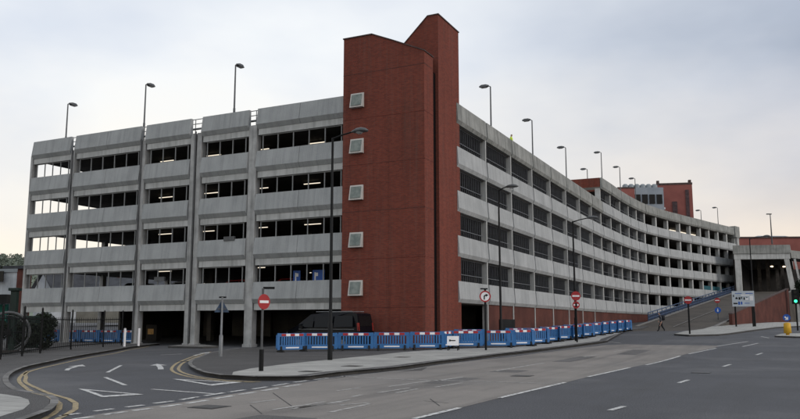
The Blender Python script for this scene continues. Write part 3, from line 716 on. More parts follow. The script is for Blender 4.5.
t = thing('turn_sign', P, 'round white sign with red ring and black right-turn arrow on a black post', 'road sign')
mb = MB(); mb.tube([P, P+ZZ*3.25], .06, 8); mb.build('pole', BLKP, t)
n = toward(P, 0); c = P+n*.07+ZZ*2.87
mb = MB(); disc(mb, c, n, .30, .02); o = mb.build('sign_plate', WHT, t)
mb = MB(); disc(mb, c+n*.021, n, .305, .006, rin=.235); mb.build('red_ring', REDR, o)
mb = MB(); flat(mb, c+n*.021, n, [(-.08, -.17), (-.015, -.17), (-.015, .0), (.04, .035), (.06, -.02), (.17, .07), (.03, .15), (.04, .1), (-.04, .075), (-.08, .02)], .006); mb.build('arrow', BLKP, o)
sign_light(t, P+ZZ*3.25-V3((.25, 0, 0)), V3((1, 0, 0)), .4)
x, y = 11.2, 51.2; P = V3((11.35, 51.3, zg(x, y)+.12))
t = thing('no_entry_sign', P, 'no entry sign above a smaller round red sign, beside the farthest blue barriers', 'road sign', 'no entry signs')
mb = MB(); mb.tube([P, P+ZZ*3.35], .05, 8); mb.build('pole', BLKP, t)
n = toward(P, 5); no_entry(t, P+n*.06+ZZ*2.95, n, .30)
c = P+n*.06+ZZ*2.38; mb = MB(); disc(mb, c, n, .23, .02); o = mb.build('lower_plate', REDR, t)
mb = MB(); flat(mb, c+n*.021, n, [(-.16, -.05), (-.06, -.05), (-.06, .05), (-.16, .05)], .004); flat(mb, c+n*.021, n, [(.06, -.05), (.16, -.05), (.16, .05), (.06, .05)], .004); mb.build('white_marks', WHT, o)
mb = MB(); flat(mb, c+n*.021, n, [(-.05, -.15), (.05, -.15), (.05, .15), (-.05, .15)], .005); mb.build('black_mark', BLKP, o)
x, y = 23.05, 63.6; P = V3((x, y, zg(x, y)+.12))
t = thing('no_entry_sign', P, 'no entry sign on a black post at the tip of the far pavement island', 'road sign', 'no entry signs')
mb = MB(); mb.tube([P, P+ZZ*2.95], .07, 8); mb.build('pole', BLKP, t); n = toward(P, 0); no_entry(t, P+n*.08+ZZ*2.68, n, .31)
P = V3((36.0, 90.2, 2.1)); t = thing('no_entry_sign', P, 'small no entry sign above a blue arrow disc, on the ramp by the brown wall', 'road sign', 'no entry signs')
mb = MB(); mb.tube([P, P+ZZ*2.35], .06, 8); mb.build('pole', GALVD, t); n = toward(P, 0); no_entry(t, P+n*.07+ZZ*2.15, n, .30)
c = P+n*.07+ZZ*1.05; mb = MB(); disc(mb, c, n, .34, .02); o = mb.build('blue_disc', SIGNBL, t)
mb = MB(); flat(mb, c+n*.021, n, [(-.04, .18), (.04, .18), (.04, -.05), (.12, -.05), (0, -.2), (-.12, -.05), (-.04, -.05)], .004); mb.build('white_arrow', WHT, o)
# triangular sign seen from behind
P = V3((-8.27, 37.0, zg(-8.27, 37)+.12)); t = thing('triangle_sign', P, 'grey back of a triangular sign on a grey post at the tip of the island', 'road sign')
mb = MB(); mb.tube([P, P+ZZ*.95, P+ZZ*1.0, P+ZZ*2.72], [.09, .09, .05, .045], 10); mb.build('pole', GALV, t)
n = toward(P, 8); mb = MB(); flat(mb, P-n*.08+ZZ*2.02, n, [(-.34, 0), (.34, 0), (0, .58)], .02); mb.build('sign_plate', SIGNBACK, t)
mb = MB(); flat(mb, P-n*.055+ZZ*2.15, n, [(-.2, 0), (.2, 0), (.2, .05), (-.2, .05)], .02); mb.build('clip', GALVD, t); sign_light(t, P+ZZ*2.68-V3((.16, 0, 0)), V3((1, 0, 0)), .32)
# direction board
P = V3((35.8, 82.9, zg(35.8, 82.9)+.12)); t = thing('direction_board', P, 'pale rectangular direction board on two black posts in front of the brown wall', 'road sign')
n = toward(P, 0); xr_ = ZZ.cross(n).normalized()
for s in (-.82, .82): mb = MB(); mb.tube([P+xr_*s, P+xr_*s+ZZ*3.6], .085, 8); mb.build('leg', BLKP, t)
c = P+n*.1+ZZ*2.87
mb = MB(); flat(mb, c, n, [(-1.07, -.8), (1.07, -.8), (1.07, .8), (-1.07, .8)], .04); o = mb.build('sign_plate', SIGNGR, t)
def marks(name, m, rects):
    mb = MB()
    for r in rects: flat(mb, c+n*.041, n, [(r[0], r[1]), (r[2], r[1]), (r[2], r[3]), (r[0], r[3])], .006)
    mb.build(name, m, o)
marks('black_marks', BLKP, [(-.96, .18, -.86, .42), (-.74, -.04, -.52, .12), (-.66, .12, -.6, .2), (-.44, -.1, -.26, .16), (-.2, -.02, -.1, .2), (.04, -.12, .16, .14), (.3, .08, .4, .16), (-.96, -.55, -.56, -.42)])
marks('blue_marks', SIGNBL, [(-.5, -.62, -.32, -.3), (-.25, -.6, -.1, -.3), (.25, .5, .95, .57), (-.75, .52, -.1, .58), (.1, -.5, .6, -.44)])
marks('white_marks', WHT, [(.2, -.12, .5, .06), (.62, -.2, .95, .3), (-.2, .3, .6, .42)])
# yellow keep-left bollard
P = V3((28.9, 59.6, zg(28.9, 59.6)+.12)); t = thing('yellow_bollard', P, 'yellow traffic bollard with a blue arrow disc on its little island', 'bollard')
mb = MB(); mb.tube([P, P+ZZ*.12, P+ZZ*.14, P+ZZ*.85, P+ZZ*.92], [.13, .13, .27, .24, .12], 12); mb.build('body', YBOX, t)
n = toward(P, 0); c = P+n*.0+ZZ*1.28; mb = MB(); disc(mb, c, n, .26, .05); o = mb.build('blue_disc', SIGNBL, t)
mb = MB(); flat(mb, c+n*.051, n, [(-.16, .02), (-.1, .12), (.02, .0), (.1, .1), (.1, -.16), (-.14, -.16), (-.04, -.08)], .004); mb.build('white_arrow', WHT, o)
# traffic light
P = V3((34.35, 69.0, zg(34.4, 69)+.12)); t = thing('traffic_light', P, 'traffic light showing green on a black post at the right edge', 'traffic light')
mb = MB(); mb.tube([P, P+ZZ*2.5], .07, 8); mb.build('pole', BLKP, t); n = toward(P, 0)
mb = MB(); flat(mb, P+n*.06+ZZ*2.9, n, [(-.3, -.62), (.3, -.62), (.3, .62), (-.3, .62)], .22); o = mb.build('housing', BLKP, t)
for k, m in ((.4, TAIL), (0, GLASS), (-.38, GREENL)): mb = MB(); disc(mb, P+n*.285+ZZ*(2.9+k), n, .13, .01, rin=0); mb.build('lens', m if k < 0 else GLASS, o)

# ------------------------------------------------------------------ plastic barriers
def barrier_proto():
    t = thing('blue_barrier', (0, 0, 0), '', 'barrier')
    mb = MB()
    mb.box(-.96, .96, -.025, .025, .80, .98); mb.box(-.96, .96, -.025, .025, .12, .36)
    for s in (-1, 1): mb.box(min(s*.96, s*.80), max(s*.96, s*.80), -.03, .03, .12, .985)
    for k in range(10):
        x_ = -.666+.148*k; mb.box(x_-.042, x_+.042, -.018, .018, .355, .805)
    mb.tube([(-.99, 0, .2), (-.99, 0, .9)], .035, 6); mb.tube([(.99, 0, .2), (.99, 0, .9)], .035, 6)
    mb.build('mesh_panel', BLUE, t, world=False)
    for i in range(5):
        x0 = -.7+.28*i; mb = MB(); mb.box(x0, x0+.275, -.036, .036, .83, .955); mb.build('white_strip' if i % 2 else 'red_strip', WHT if i % 2 else REDR, t, world=False)
    mb = MB(); mb.box(-.42, .42, -.031, .031, .19, .255); mb.build('white_label', WHT, t, world=False)
    for s in (-.72, .72):
        mb = MB(); mb.extrude([(-.34, 0), (.34, 0), (.3, .07), (.08, .13), (.06, .3), (-.06, .3), (-.08, .13), (-.3, .07)], (s-.05, 0, 0), (0, 1, 0), (0, 0, 1), (.1, 0, 0)); mb.build('foot', BLK, t, world=False)
    return t
BP = barrier_proto(); first = [True]
def place_barrier(x, y, ang, label, group, dz=.12, z=None):
    o = BP if first[0] else copy_tree(BP); first[0] = False
    o.location = (x, y, (zg(x, y)+dz) if z is None else z); o.rotation_euler = (0, 0, ang); o['label'] = label; o['group'] = group
    return o
G1 = 'blue plastic barriers around the pavement works'
front = [(-5.75, 42.75, 42, 'blue barrier at the left end of the row, before the nose of the dark van'), (-4.35, 43.35, 6, 'blue barrier left of the nearest street lamp, before the side of the van'), (-2.4, 43.55, 3, 'blue barrier just right of the nearest street lamp, before the rear of the van'),
         (-.45, 43.7, 4, 'blue barrier in front of the left half of the stair tower'), (1.5, 44.0, 8, 'blue barrier in front of the right corner of the stair tower'),
         (2.65, 45.0, 62, 'blue barrier turned sideways beside the white A-frame notice'), (3.75, 45.55, 4, 'blue barrier just right of the white A-frame notice'), (5.6, 45.6, -5, 'blue barrier right of the round turn sign')]
for x, y, a, lab in front: place_barrier(x, y, R(a), lab, G1)
place_barrier(4.2, 48.2, R(8), 'blue barrier standing behind the front row against the dark opening', G1)
place_barrier(7.4, 49.6, R(20), 'blue barrier in the second row, beside the dark service door', G1)
p0 = V3((6.7, 45.9, 0)); p1 = V3((20.8, 73.4, 0)); nB = 21
for k in range(nB):
    c = p0.lerp(p1, (k+.5)/nB); a = 62.5+(34 if k % 2 else -30)+random.uniform(-7, 7)
    lab = 'blue barrier in the zigzag row receding along the kerb right of the turn sign'
    if k == 0: lab = 'nearest barrier of the receding kerbside row'
    if k == nB-1: lab = 'last barrier at the far right end of the receding row'
    place_barrier(c.x, c.y, R(a), lab, 'blue barriers receding along the kerb')
for k in range(5):
    s = 1.5+2.04*k; p = LF(s, 1.5); lab = 'one of the blue barriers in a line behind the black railings'
    if k == 4: lab = 'rightmost blue barrier of the line behind the railings, beside the white posts'
    place_barrier(p.x, p.y, R(-26.8+random.uniform(-6, 6)), lab, 'blue barriers behind the black railings', dz=.01)

# A-frame notice
P = V3((2.86, 43.2, zg(2.86, 43.2)+.124)); t = thing('notice_frame', P, 'small white notice on a black A-frame in front of the blue barriers', 'notice')
n = toward(P, -6); xr_ = ZZ.cross(n).normalized()
mb = MB(); q = P+n*.12
mb.obox(q-xr_*.32+ZZ*.26, xr_*.64, -n*.03, ZZ*.5-n*.13); o = mb.build('notice_plate', WHT, t)
for s in (-.28, .24):
    mb = MB(); mb.obox(q+xr_*s+n*.05, xr_*.05, n*.03, ZZ*.26-n*.06); mb.build('front_leg', BLKP, t)
    mb = MB(); mb.obox(q+xr_*s-n*.62, xr_*.05, n*.03, ZZ*.74+n*.38); mb.build('rear_leg', BLKP, t)
mb = MB(); mb.obox(q-xr_*.14+ZZ*.50+n*(.004-.062), xr_*.28, n*.006, ZZ*.05-n*.013); mb.obox(q-xr_*.2+ZZ*.48+n*(.004-.058), xr_*.07, n*.006, ZZ*.1-n*.026); mb.build('black_arrow', BLKP, o)

# ------------------------------------------------------------------ railings and left-hand side
RL = thing('railings', (-18.5, 42, .12), 'tall black metal railings along the left pavement', 'railings')
fl = [(-14.4, 25.1), (-16.85, 33.84), (-18.37, 40.96), (-19.3, 47.0), (-18.9, 51.0), (-18.6, 53.5)]
fp = resample(fl, .26, False)
mb = MB(); mr = MB(); k = 0
for p in fp:
    z = zg(p.x, p.y)+.12; k += 1
    mb.obox((p.x-.009, p.y-.009, z+.1), (.018, 0, 0), (0, .018, 0), (0, 0, 1.75))
mb.build('bars', BLKP, RL)
for i in range(len(fl)-1):
    a, b = V3((*fl[i], 0)), V3((*fl[i+1], 0)); a.z = zg(a.x, a.y)+.12; b.z = zg(b.x, b.y)+.12
    for z in (.2, 1.7): mr.obox(a+ZZ*z, b-a, V3((.04, 0, 0)), ZZ*.05)
mr.build('rails', BLKP, RL)
pp = resample(fl, 3.3, False)
for p in pp:
    z = zg(p.x, p.y)+.12; mb = MB(); mb.tube([(p.x, p.y, z), (p.x, p.y, z+2.25)], .05, 8); mb.tube([(p.x, p.y, z+2.25), (p.x, p.y, z+2.33)], [.055, .02], 8); mb.build('post', BLKP, RL)
for k, (x, y) in enumerate(((-17.75, 51.6), (-17.1, 52.4))):
    z = zg(x, y)+.12; t = thing('white_post', (x, y, z), ['white post nearer the railings, at the car park entrance', 'white post nearer the concrete column, at the car park entrance'][k], 'post', 'white posts by the entrance')
    mb = MB(); mb.tube([(x, y, z), (x, y, z+1.15)], .075, 10); mb.build('shaft', WHT, t); mb = MB(); mb.tube([(x, y, z+1.15), (x, y, z+1.2)], [.08, .03], 10); mb.build('cap', GALVD, t)
# green column
P = V3((-19.4, 40.0, .3)); t = thing('green_column', P, 'dark green square column with a cap behind the railings at far left', 'column')
mb = MB(); mb.box(P.x-.15, P.x+.15, P.y-.15, P.y+.15, P.z, P.z+2.95); mb.build('shaft', DGREEN, t, bevel=.02); mb = MB(); mb.box(P.x-.24, P.x+.24, P.y-.24, P.y+.24, P.z+2.952, P.z+3.1); mb.box(P.x-.2, P.x+.2, P.y-.2, P.y+.2, P.z+.0, P.z+.3); mb.build('cap', DGREEN, t, bevel=.02)
P = V3((-20.6, 44.2, .3)); t = thing('green_cabinet', P, 'dark green roadside cabinet behind the railings', 'cabinet')
mb = MB(); mb.box(P.x-.7, P.x+.5, P.y-.3, P.y+.3, P.z, P.z+1.75); mb.build('body', DGREEN, t, bevel=.02); mb = MB(); mb.box(P.x-.1-.01, P.x-.1+.01, P.y-.31, P.y-.302, P.z+.1, P.z+1.6); mb.box(P.x, P.x+.06, P.y-.33, P.y-.302, P.z+.8, P.z+1.0); mb.build('door_seam', BLKP, t)
# big spoked wheel
P = V3((-19.9, 39.2, .2)); t = thing('wheel_sculpture', P, 'large dark spoked iron wheel standing behind the railings at far left', 'sculpture')
mb = MB(); c = P+V3((.38, .6, 1.0)); n = V3((.35, -1, 0)).normalized(); x_ = ZZ.cross(n).normalized()
for r, w in ((.98, .08), (.82, .03)): mb.tube([c+(x_*cos(a*pi/16)+ZZ*sin(a*pi/16))*r for a in range(33)], w, 6)
o = mb.build('rim', GALVD, t)
mb = MB()
for a in range(8): mb.tube([c, c+(x_*cos(a*pi/4)+ZZ*sin(a*pi/4))*.95], .03, 6)
disc(mb, c-n*.1, n, .16, .2); mb.build('spokes', BLKP, t); mb = MB(); mb.obox(P+V3((-.45, .3, 0)), (1.3, 0, 0), (0, .6, 0), (0, 0, .12)); mb.build('base', DARKC, t)

def leaves(mb, c, rx, ry, rz, n, size, mi=0, seed=0):
    rnd = random.Random(seed)
    cl_ = [(V3((rnd.gauss(0, .45), rnd.gauss(0, .45), rnd.gauss(0, .45)))) for _ in range(max(5, n//90))]
    for i in range(n):
        b = rnd.choice(cl_); p = b+V3((rnd.gauss(0, .2), rnd.gauss(0, .2), rnd.gauss(0, .2)))
        if p.length > 1.05: p = p*(1.05/p.length)
        q = c+V3((p.x*rx, p.y*ry, p.z*rz)); a = V3((rnd.uniform(-1, 1), rnd.uniform(-1, 1), rnd.uniform(-.6, .6))).normalized(); b2 = a.cross(V3((rnd.uniform(-1, 1), rnd.uniform(-1, 1), rnd.uniform(-1, 1)))).normalized(); s = size*rnd.uniform(.6, 1.3)
        mb.poly([q-a*s, q+b2*s*.5, q+a*s, q-b2*s*.5], mi)
def tree(x, y, z, h, r, label, lm, seed, group=None, n=3500, size=.22, name='tree'):
    t = thing(name, (x, y, z), label, 'tree' if name == 'tree' else 'shrub', group); rnd = random.Random(seed)
    mb = MB(); P = V3((x, y, z)); mb.tube([P, P+ZZ*h*.3+V3((.1, 0, 0)), P+ZZ*h*.75], [h*.03, h*.022, h*.006], 8)
    for k in range(7):
        a = rnd.uniform(0, 6.28); zz = h*rnd.uniform(.3, .6); mb.tube([P+ZZ*zz, P+ZZ*(zz+h*.12)+V3((cos(a)*r*.4, sin(a)*r*.4, 0)), P+ZZ*(zz+h*.25)+V3((cos(a)*r*.75, sin(a)*r*.75, 0))], [h*.012, h*.008, h*.003], 6)
    mb.build('trunk', BARK, t)
    mb = MB(); leaves(mb, P+ZZ*h*.62, r, r, h*.4, n, size, 0, seed); mb.build('crown', lm, t)
# clipped dark shrub
t = thing('shrub', (-20.3, 43.4, .3), 'rounded dark shrub behind the railings right of the iron wheel', 'shrub')
mb = MB(); leaves(mb, V3((-20.0, 42.6, 1.0)), .85, .85, .75, 2600, .09, 0, 5); mb.build('crown', LEAFD, t); mb = MB(); mb.tube([(-20.0, 42.6, .2), (-20.0, 42.6, 1.2)], .05, 6); mb.build('trunk', BARK, t)

for k, (x, y, rr_, hh, lab) in enumerate(((-22.3, 43.2, 1.1, 1.5, 'broad dark shrub at the left edge behind the iron wheel'), (-20.9, 46.8, .8, 1.7, 'dark shrub behind the railings beside the green cabinet'))):
    t = thing('shrub', (x, y, .3), lab, 'shrub'); mb = MB(); leaves(mb, V3((x, y, .3+hh*.55)), rr_, rr_, hh*.6, 2600, .09, 0, 50+k); mb.build('crown', LEAFD, t); mb = MB(); mb.tube([(x, y, .2), (x, y, .3+hh*.5)], .05, 6); mb.build('trunk', BARK, t)

# shops and houses at far left
t = thing('shop', (-40, 78, 1), 'low white building with a green shopfront at the left edge', 'building')
mb = MB(); mb.obox((-50, 84, 1), (10.5, -2.4, 0), (-5, 8, 0), (0, 0, 5.9)); mb.build('walls', SHOPW, t)
mb = MB(); mb.obox((-49.9, 83.8, 1.2), (9.8, -2.25, 0), (0, -.3, 0), (0, 0, 2.4)); mb.build('shopfront', SHOPG, t)
mb = MB(); mb.obox((-50.2, 83.5, 3.65), (10.8, -2.5, 0), (0, -1.4, 0), (0, 0, .9)); mb.build('canopy', BLKP, t)
mb = MB(); mb.obox((-50.1, 83.9, 6.902), (10.7, -2.44, 0), (-5, 8, 0), (0, 0, .35)); mb.build('roof_edge', GREYROOF, t)
mb = MB(); mb.obox((-42, 81.8, 5.9), (1.2, -.3, 0), (0, -.1, 0), (0, 0, 1.1)); mb.build('window', GLASS, t)
t = thing('brick_building', (-40, 96, 1), 'plain dark brick building between the white shop and the car park', 'building')
mb = MB(); mb.obox((-58, 103, 1), (11, -2, 0), (-5, 9, 0), (0, 0, 7.6)); mb.build('walls', BRICKD, t)
mb = MB(); mb.obox((-58.2, 102.8, 8.602), (11.3, -2.05, 0), (-5, 9, 0), (0, 0, .4)); mb.build('roof', SLATE, t)
for k in range(3): mb = MB(); mb.obox((-56+3*k, 102.55-.545*k, 4.8), (1.1, -.2, 0), (0, -.08, 0), (0, 0, 1.4)); mb.build('window', GLASS, t)
t = thing('gabled_house', (-50, 122, 1.8), 'white gabled house with a dark roof seen through the first bay of the car park', 'house')
a = V3((-56.2, 122, 1.8)); dx = V3((3.0, -.7, 0)); dy = V3((9, 9, 0))
mb = MB(); fr = [a, a+dx, a+dx+ZZ*5.2, a+dx*.5+ZZ*7.7, a+ZZ*5.2]; bk = [p+dy for p in fr]; mb.poly(fr); mb.poly(bk[::-1])
for i in range(5): mb.poly([fr[i], fr[(i+1) % 5], bk[(i+1) % 5], bk[i]])
mb.build('walls', SHOPW, t)
mb = MB(); e = -dx.normalized()*.3
for s0, s1 in ((a+e*0+ZZ*5.1-dx*.08, a+dx*.5+ZZ*7.85), (a+dx*1.08+ZZ*5.1, a+dx*.5+ZZ*7.85)):
    q = dy.normalized()*.4; mb.mesh([s0-q, s1-q, s1+dy+q, s0+dy+q, s0-q+ZZ*.15, s1-q+ZZ*.15, s1+dy+q+ZZ*.15, s0+dy+q+ZZ*.15], [(3, 2, 1, 0), (4, 5, 6, 7), (0, 1, 5, 4), (1, 2, 6, 5), (2, 3, 7, 6), (3, 0, 4, 7)])
mb.build('roof', SLATE, t)
mb = MB(); mb.obox(a+dx*.35-dy.normalized()*.05+ZZ*2.2, dx*.3, -dy.normalized()*.05, ZZ*1.2); mb.build('window', GLASS, t)
tree(-48.3, 92, 1.5, 9.0, 1.7, 'dark tree rising over the white shop at the left edge', LEAFD, 3, n=2500, size=.25)

t = thing('terrace_house', (-43, 122, 1.8), 'pale terrace with a slate roof seen through the lower openings of the second bay', 'house')
a = V3((-50.4, 124, 1.8)); dx = V3((15, -3, 0)); dy = V3((2, 9, 0))
mb = MB(); mb.obox(a, dx, dy, ZZ*5.0); mb.build('walls', mat('buff_render', (.26, .25, .21), c2=(.20, .19, .16), nscale=.6), t)
mb = MB(); q = [a+ZZ*5.003-dy*.05, a+dx+ZZ*5.003-dy*.05, a+dx+dy*1.05+ZZ*5.003, a+dy*1.05+ZZ*5.003, a+dy*.5+ZZ*7.2, a+dx+dy*.5+ZZ*7.2]
mb.mesh(q, [(3, 2, 1, 0), (0, 1, 5, 4), (2, 3, 4, 5), (0, 4, 3), (1, 2, 5)]); rf = mb.build('roof', SLATE, t)
for k in range(2): c_ = a+dx*(.25+.5*k)+dy*.5+ZZ*6.6; mb = MB(); mb.obox(c_, dx*.05, dy*.1, ZZ*1.5); mb.build('chimney', BRICKD, rf)
for k in range(6): mb = MB(); mb.obox(a+dx*(.05+.16*k)-dy*.006+ZZ*3.2, dx*.06, -dy*.008, ZZ*1.2); mb.build('window', GLASS, t)

# hill with its wood
def hz_(x, y):
    r = ((x+330)/210)**2+((y-560)/150)**2
    return 49*math.exp(-r)+9*math.exp(-(((x+180)/60)**2+((y-470)/60)**2))
mb = MB(); nx, ny = 40, 24; vs = []
for j in range(ny+1):
    for i in range(nx+1):
        x = -760+i*20.0; y = 330+j*20.0; vs.append((x, y, 1.4+max(0, hz_(x, y)-1.5)))
fs = [(j*(nx+1)+i, j*(nx+1)+i+1, (j+1)*(nx+1)+i+1, (j+1)*(nx+1)+i) for j in range(ny) for i in range(nx)]
mb.mesh(vs, fs, 0, True); tag(mb.build('hill', HILLM), kind='structure')
mb = MB(); rnd = random.Random(11)
for k in range(420):
    x = rnd.uniform(-420, -130); y = rnd.uniform(430, 600); z = 1.4+max(0, hz_(x, y)-1.5)
    if z < 4: continue
    leaves(mb, V3((x, y, z+2.5)), rnd.uniform(3, 5), 4, rnd.uniform(2, 3.6), 110, .8, 0, k)
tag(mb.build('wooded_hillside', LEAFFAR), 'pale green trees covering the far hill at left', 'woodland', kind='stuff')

# ------------------------------------------------------------------ ramp
RA = [V3((26, 89, 1.28)), V3((58, 137, 7.1))]; RB = [V3((33.0, 83.6, 1.12)), V3((65, 131, 6.95))]
dA = RA[1]-RA[0]; dB = RB[1]-RB[0]
rm = MB(); nseg = 16
def ramp_z(f): return f
for i in range(nseg):
    f0, f1 = i/nseg, (i+1)/nseg
    a, b, c, d = RA[0]+dA*f0, RA[0]+dA*f1, RB[0]+dB*f1, RB[0]+dB*f0
    rm.poly([d, c, b, a]); 
    for p, q in ((a, b), (d, c)): rm.poly([p, q, V3((q.x, q.y, 1)), V3((p.x, p.y, 1))])
a, b = RA[1], RB[1]; ext = V3((36, 50, .2)); rm.poly([b, b+ext, a+ext, a]); rm.poly([a, a+ext, V3((a.x+36, a.y+50, 1)), V3((a.x, a.y, 1))]); rm.poly([b, b+ext, V3((b.x+36, b.y+50, 1)), V3((b.x, b.y, 1))])
tag(rm.build('ramp_road', RAMPM), kind='structure')
rk = MB()
for P0, D, o1, o2 in ((RA[0], dA, .1, .45), (RB[0], dB, -.55, -.25), (RA[0], dA, 4.3, 4.42)):
    side = V3((.83, -.555, 0)); f_end = 1 if o1 < 4 else .42
    a0 = P0+side*o1; a1 = P0+D*f_end+side*o1; b0 = P0+side*o2; b1 = P0+D*f_end+side*o2
    h = .12 if o1 < 4 else .035
    vs = [a0, a1, b1, b0]; rk.mesh([p+ZZ*.02 for p in vs]+[p+ZZ*h for p in vs], [(4, 5, 6, 7), (0, 1, 5, 4), (2, 3, 7, 6), (0, 3, 7, 4)])
tag(rk.build('ramp_kerb', KERB), kind='structure')
drape('ramp_apron', [(22.5, 75.5), (20.9, 74.4), (28.5, 91), (33.6, 86.2), (31.5, 80.9), (26, 74.8)], .0045, RAMPM)
# blue ramp railing
t = thing('ramp_railing', RA[0], 'blue tubular railing climbing beside the ramp in front of the car park', 'railing')
rr = MB(); f0 = .10
for z in (.35, .7, 1.05): rr.tube([RA[0]+dA*f0+ZZ*z, RA[0]+dA*1.02+ZZ*z], .06, 6)
rr.build('rails', BLUERAIL, t)
for i in range(28):
    p = RA[0]+dA*(f0+(1.02-f0)*i/27); mb = MB(); mb.tube([p-ZZ*.1, p+ZZ*1.1], .05, 6); mb.build('post', BLUERAIL, t)
mb = MB(); p = RA[0]+dA*f0; q = RA[0]+dA*1.02; mb.obox(p+ZZ*.12, q-p, V3((-.02, .01, 0)), ZZ*.6); mb.build('mesh_infill', mat('blue_mesh', (.028, .045, .085)), t)
# brown retaining wall
t = thing('retaining_wall', (48, 105, 1.5), 'brown brick retaining wall rising along the right side of the ramp', 'wall')
mb = MB(); side = V3((.83, -.555, 0)); fw0, fw1 = .12, .86
a = RB[0]+dB*fw0; b = RB[0]+dB*fw1
vs = [V3((a.x, a.y, .9)), V3((b.x, b.y, .9)), b+ZZ*.85, a+ZZ*.85]; w = side*.35
mb.mesh(vs+[p+w for p in vs], [(0, 1, 2, 3), (7, 6, 5, 4), (0, 4, 5, 1), (1, 5, 6, 2), (2, 6, 7, 3), (3, 7, 4, 0)]); mb.build('brick_wall', BRICKD, t)
mb = MB(); a2 = a+ZZ*.852-side*.05; b2 = b+ZZ*.852-side*.05; mb.obox(a2, b2-a2, side*.45, ZZ*.14); mb.build('coping', COPING, t)
for k, (x, y, z, h) in enumerate(((61.2, 120.6, 1.9, 6.6), (66.5, 121, 1.9, 5.6))):
    tree(x, y, z, h, 1.1, ['scrubby dark tree at the high end of the brown wall', 'scrubby dark tree just right of the high end of the brown wall'][k], LEAFD, 20+k, 'trees by the underpass', 1800, .18)
for k, (x, y, h, r) in enumerate(((80, 128, 7.5, 3.5), (90, 134, 10, 4.5))):
    tree(x, y, 1.84, h, r, ['dark tree beyond the traffic light', 'dark tree at the right edge beyond the overpass', 'low dark tree left of the traffic light'][k], LEAFD, 30+k, 'trees by the underpass', 3000, .3)

# ------------------------------------------------------------------ overpass
t = thing('overpass', (60, 133, 1.8), 'concrete road overpass with a wide dark opening at the top of the ramp', 'overpass')
F = V3((56.4, 133, 0)); X = V3((8.6, -1.2, 0)); Y = V3((.45, .89, 0))
x1 = X.normalized()
mb = MB(); mb.obox(F-x1*.2+ZZ*13.35, X+x1*.5, Y*45, ZZ*1.4); mb.build('deck_fascia', SOOT, t)
mb = MB(); mb.obox(F-x1*.1+ZZ*12.4+Y*.15, X+x1*.3, Y*1.2, ZZ*.95); mb.build('edge_beam', BEAM, t)
mb = MB(); mb.obox(F-x1*.0+ZZ*1.8+Y*.2, x1*.95, Y*1.0, ZZ*10.6); mb.build('column', BEAM, t)
mb = MB(); p = F+X-x1*.8+Y*.2+ZZ*12.4; q = F+X+x1*.6+Y*.2+ZZ*1.8
mb.mesh([q, q+x1*.9, q+x1*.9+Y*1, q+Y*1, p, p+x1*.8, p+x1*.8+Y*1, p+Y*1], [(3, 2, 1, 0), (4, 5, 6, 7), (0, 1, 5, 4), (1, 2, 6, 5), (2, 3, 7, 6), (3, 0, 4, 7)]); mb.build('raking_column', BEAM, t)
mb = MB(); q = q+x1*1.6; p = p+x1*1.5; mb.mesh([q, q+x1*.4, q+x1*.4+Y*1, q+Y*1, p, p+x1*.35, p+x1*.35+Y*1, p+Y*1], [(3, 2, 1, 0), (4, 5, 6, 7), (0, 1, 5, 4), (1, 2, 6, 5), (2, 3, 7, 6), (3, 0, 4, 7)]); mb.build('raking_column', COLM, t)
mb = MB(); mb.obox(F+Y*8+ZZ*1.8-x1*8, x1*40, Y*.4+V3((8, 36, 0))*0+Y*.1, ZZ*11.5); 
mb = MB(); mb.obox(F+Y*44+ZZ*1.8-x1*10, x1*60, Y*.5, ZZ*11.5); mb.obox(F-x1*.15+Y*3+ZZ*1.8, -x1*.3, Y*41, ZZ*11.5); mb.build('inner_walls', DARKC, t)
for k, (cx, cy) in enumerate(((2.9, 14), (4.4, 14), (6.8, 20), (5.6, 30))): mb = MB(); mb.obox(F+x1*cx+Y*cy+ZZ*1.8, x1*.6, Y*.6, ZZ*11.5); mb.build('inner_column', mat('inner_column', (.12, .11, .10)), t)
# lower wing running away right of the corner
mb = MB(); mb.obox(F+X+x1*.35+Y*1+ZZ*12.6, V3((34, 26, 0)), Y*8, ZZ*1.3); mb.build('side_deck', SOOT, t)
mb = MB()
for k in range(5): mb.obox(F+X+x1*2.5+Y*1.4+V3((7.2*k, 5.5*k, 0))+ZZ*1.8, x1*.8, Y*.8, ZZ*10.78)
mb.build('side_columns', COLM, t)
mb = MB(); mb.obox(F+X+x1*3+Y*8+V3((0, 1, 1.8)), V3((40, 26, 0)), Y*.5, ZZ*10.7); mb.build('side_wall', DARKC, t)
for k, (cx, cy, cz) in enumerate(((5.6, 9, 11.6), (7.6, 12, 11.75))):
    P = F+x1*cx+Y*cy+ZZ*cz; o = thing('bulkhead_lamp', P, ['lit warm lamp under the overpass, the left one', 'lit warm lamp under the overpass, the right one'][k], 'lamp', 'lit lamps under the overpass')
    mb = MB(); mb.tube([P, P+ZZ*.1, P+ZZ*.22], [.17, .27, .16], 10); mb.build('bulb', WARM, o); mb = MB(); mb.tube([P+ZZ*.25, P+ZZ*1.6], .05, 6); mb.build('hanger', GALVD, o)

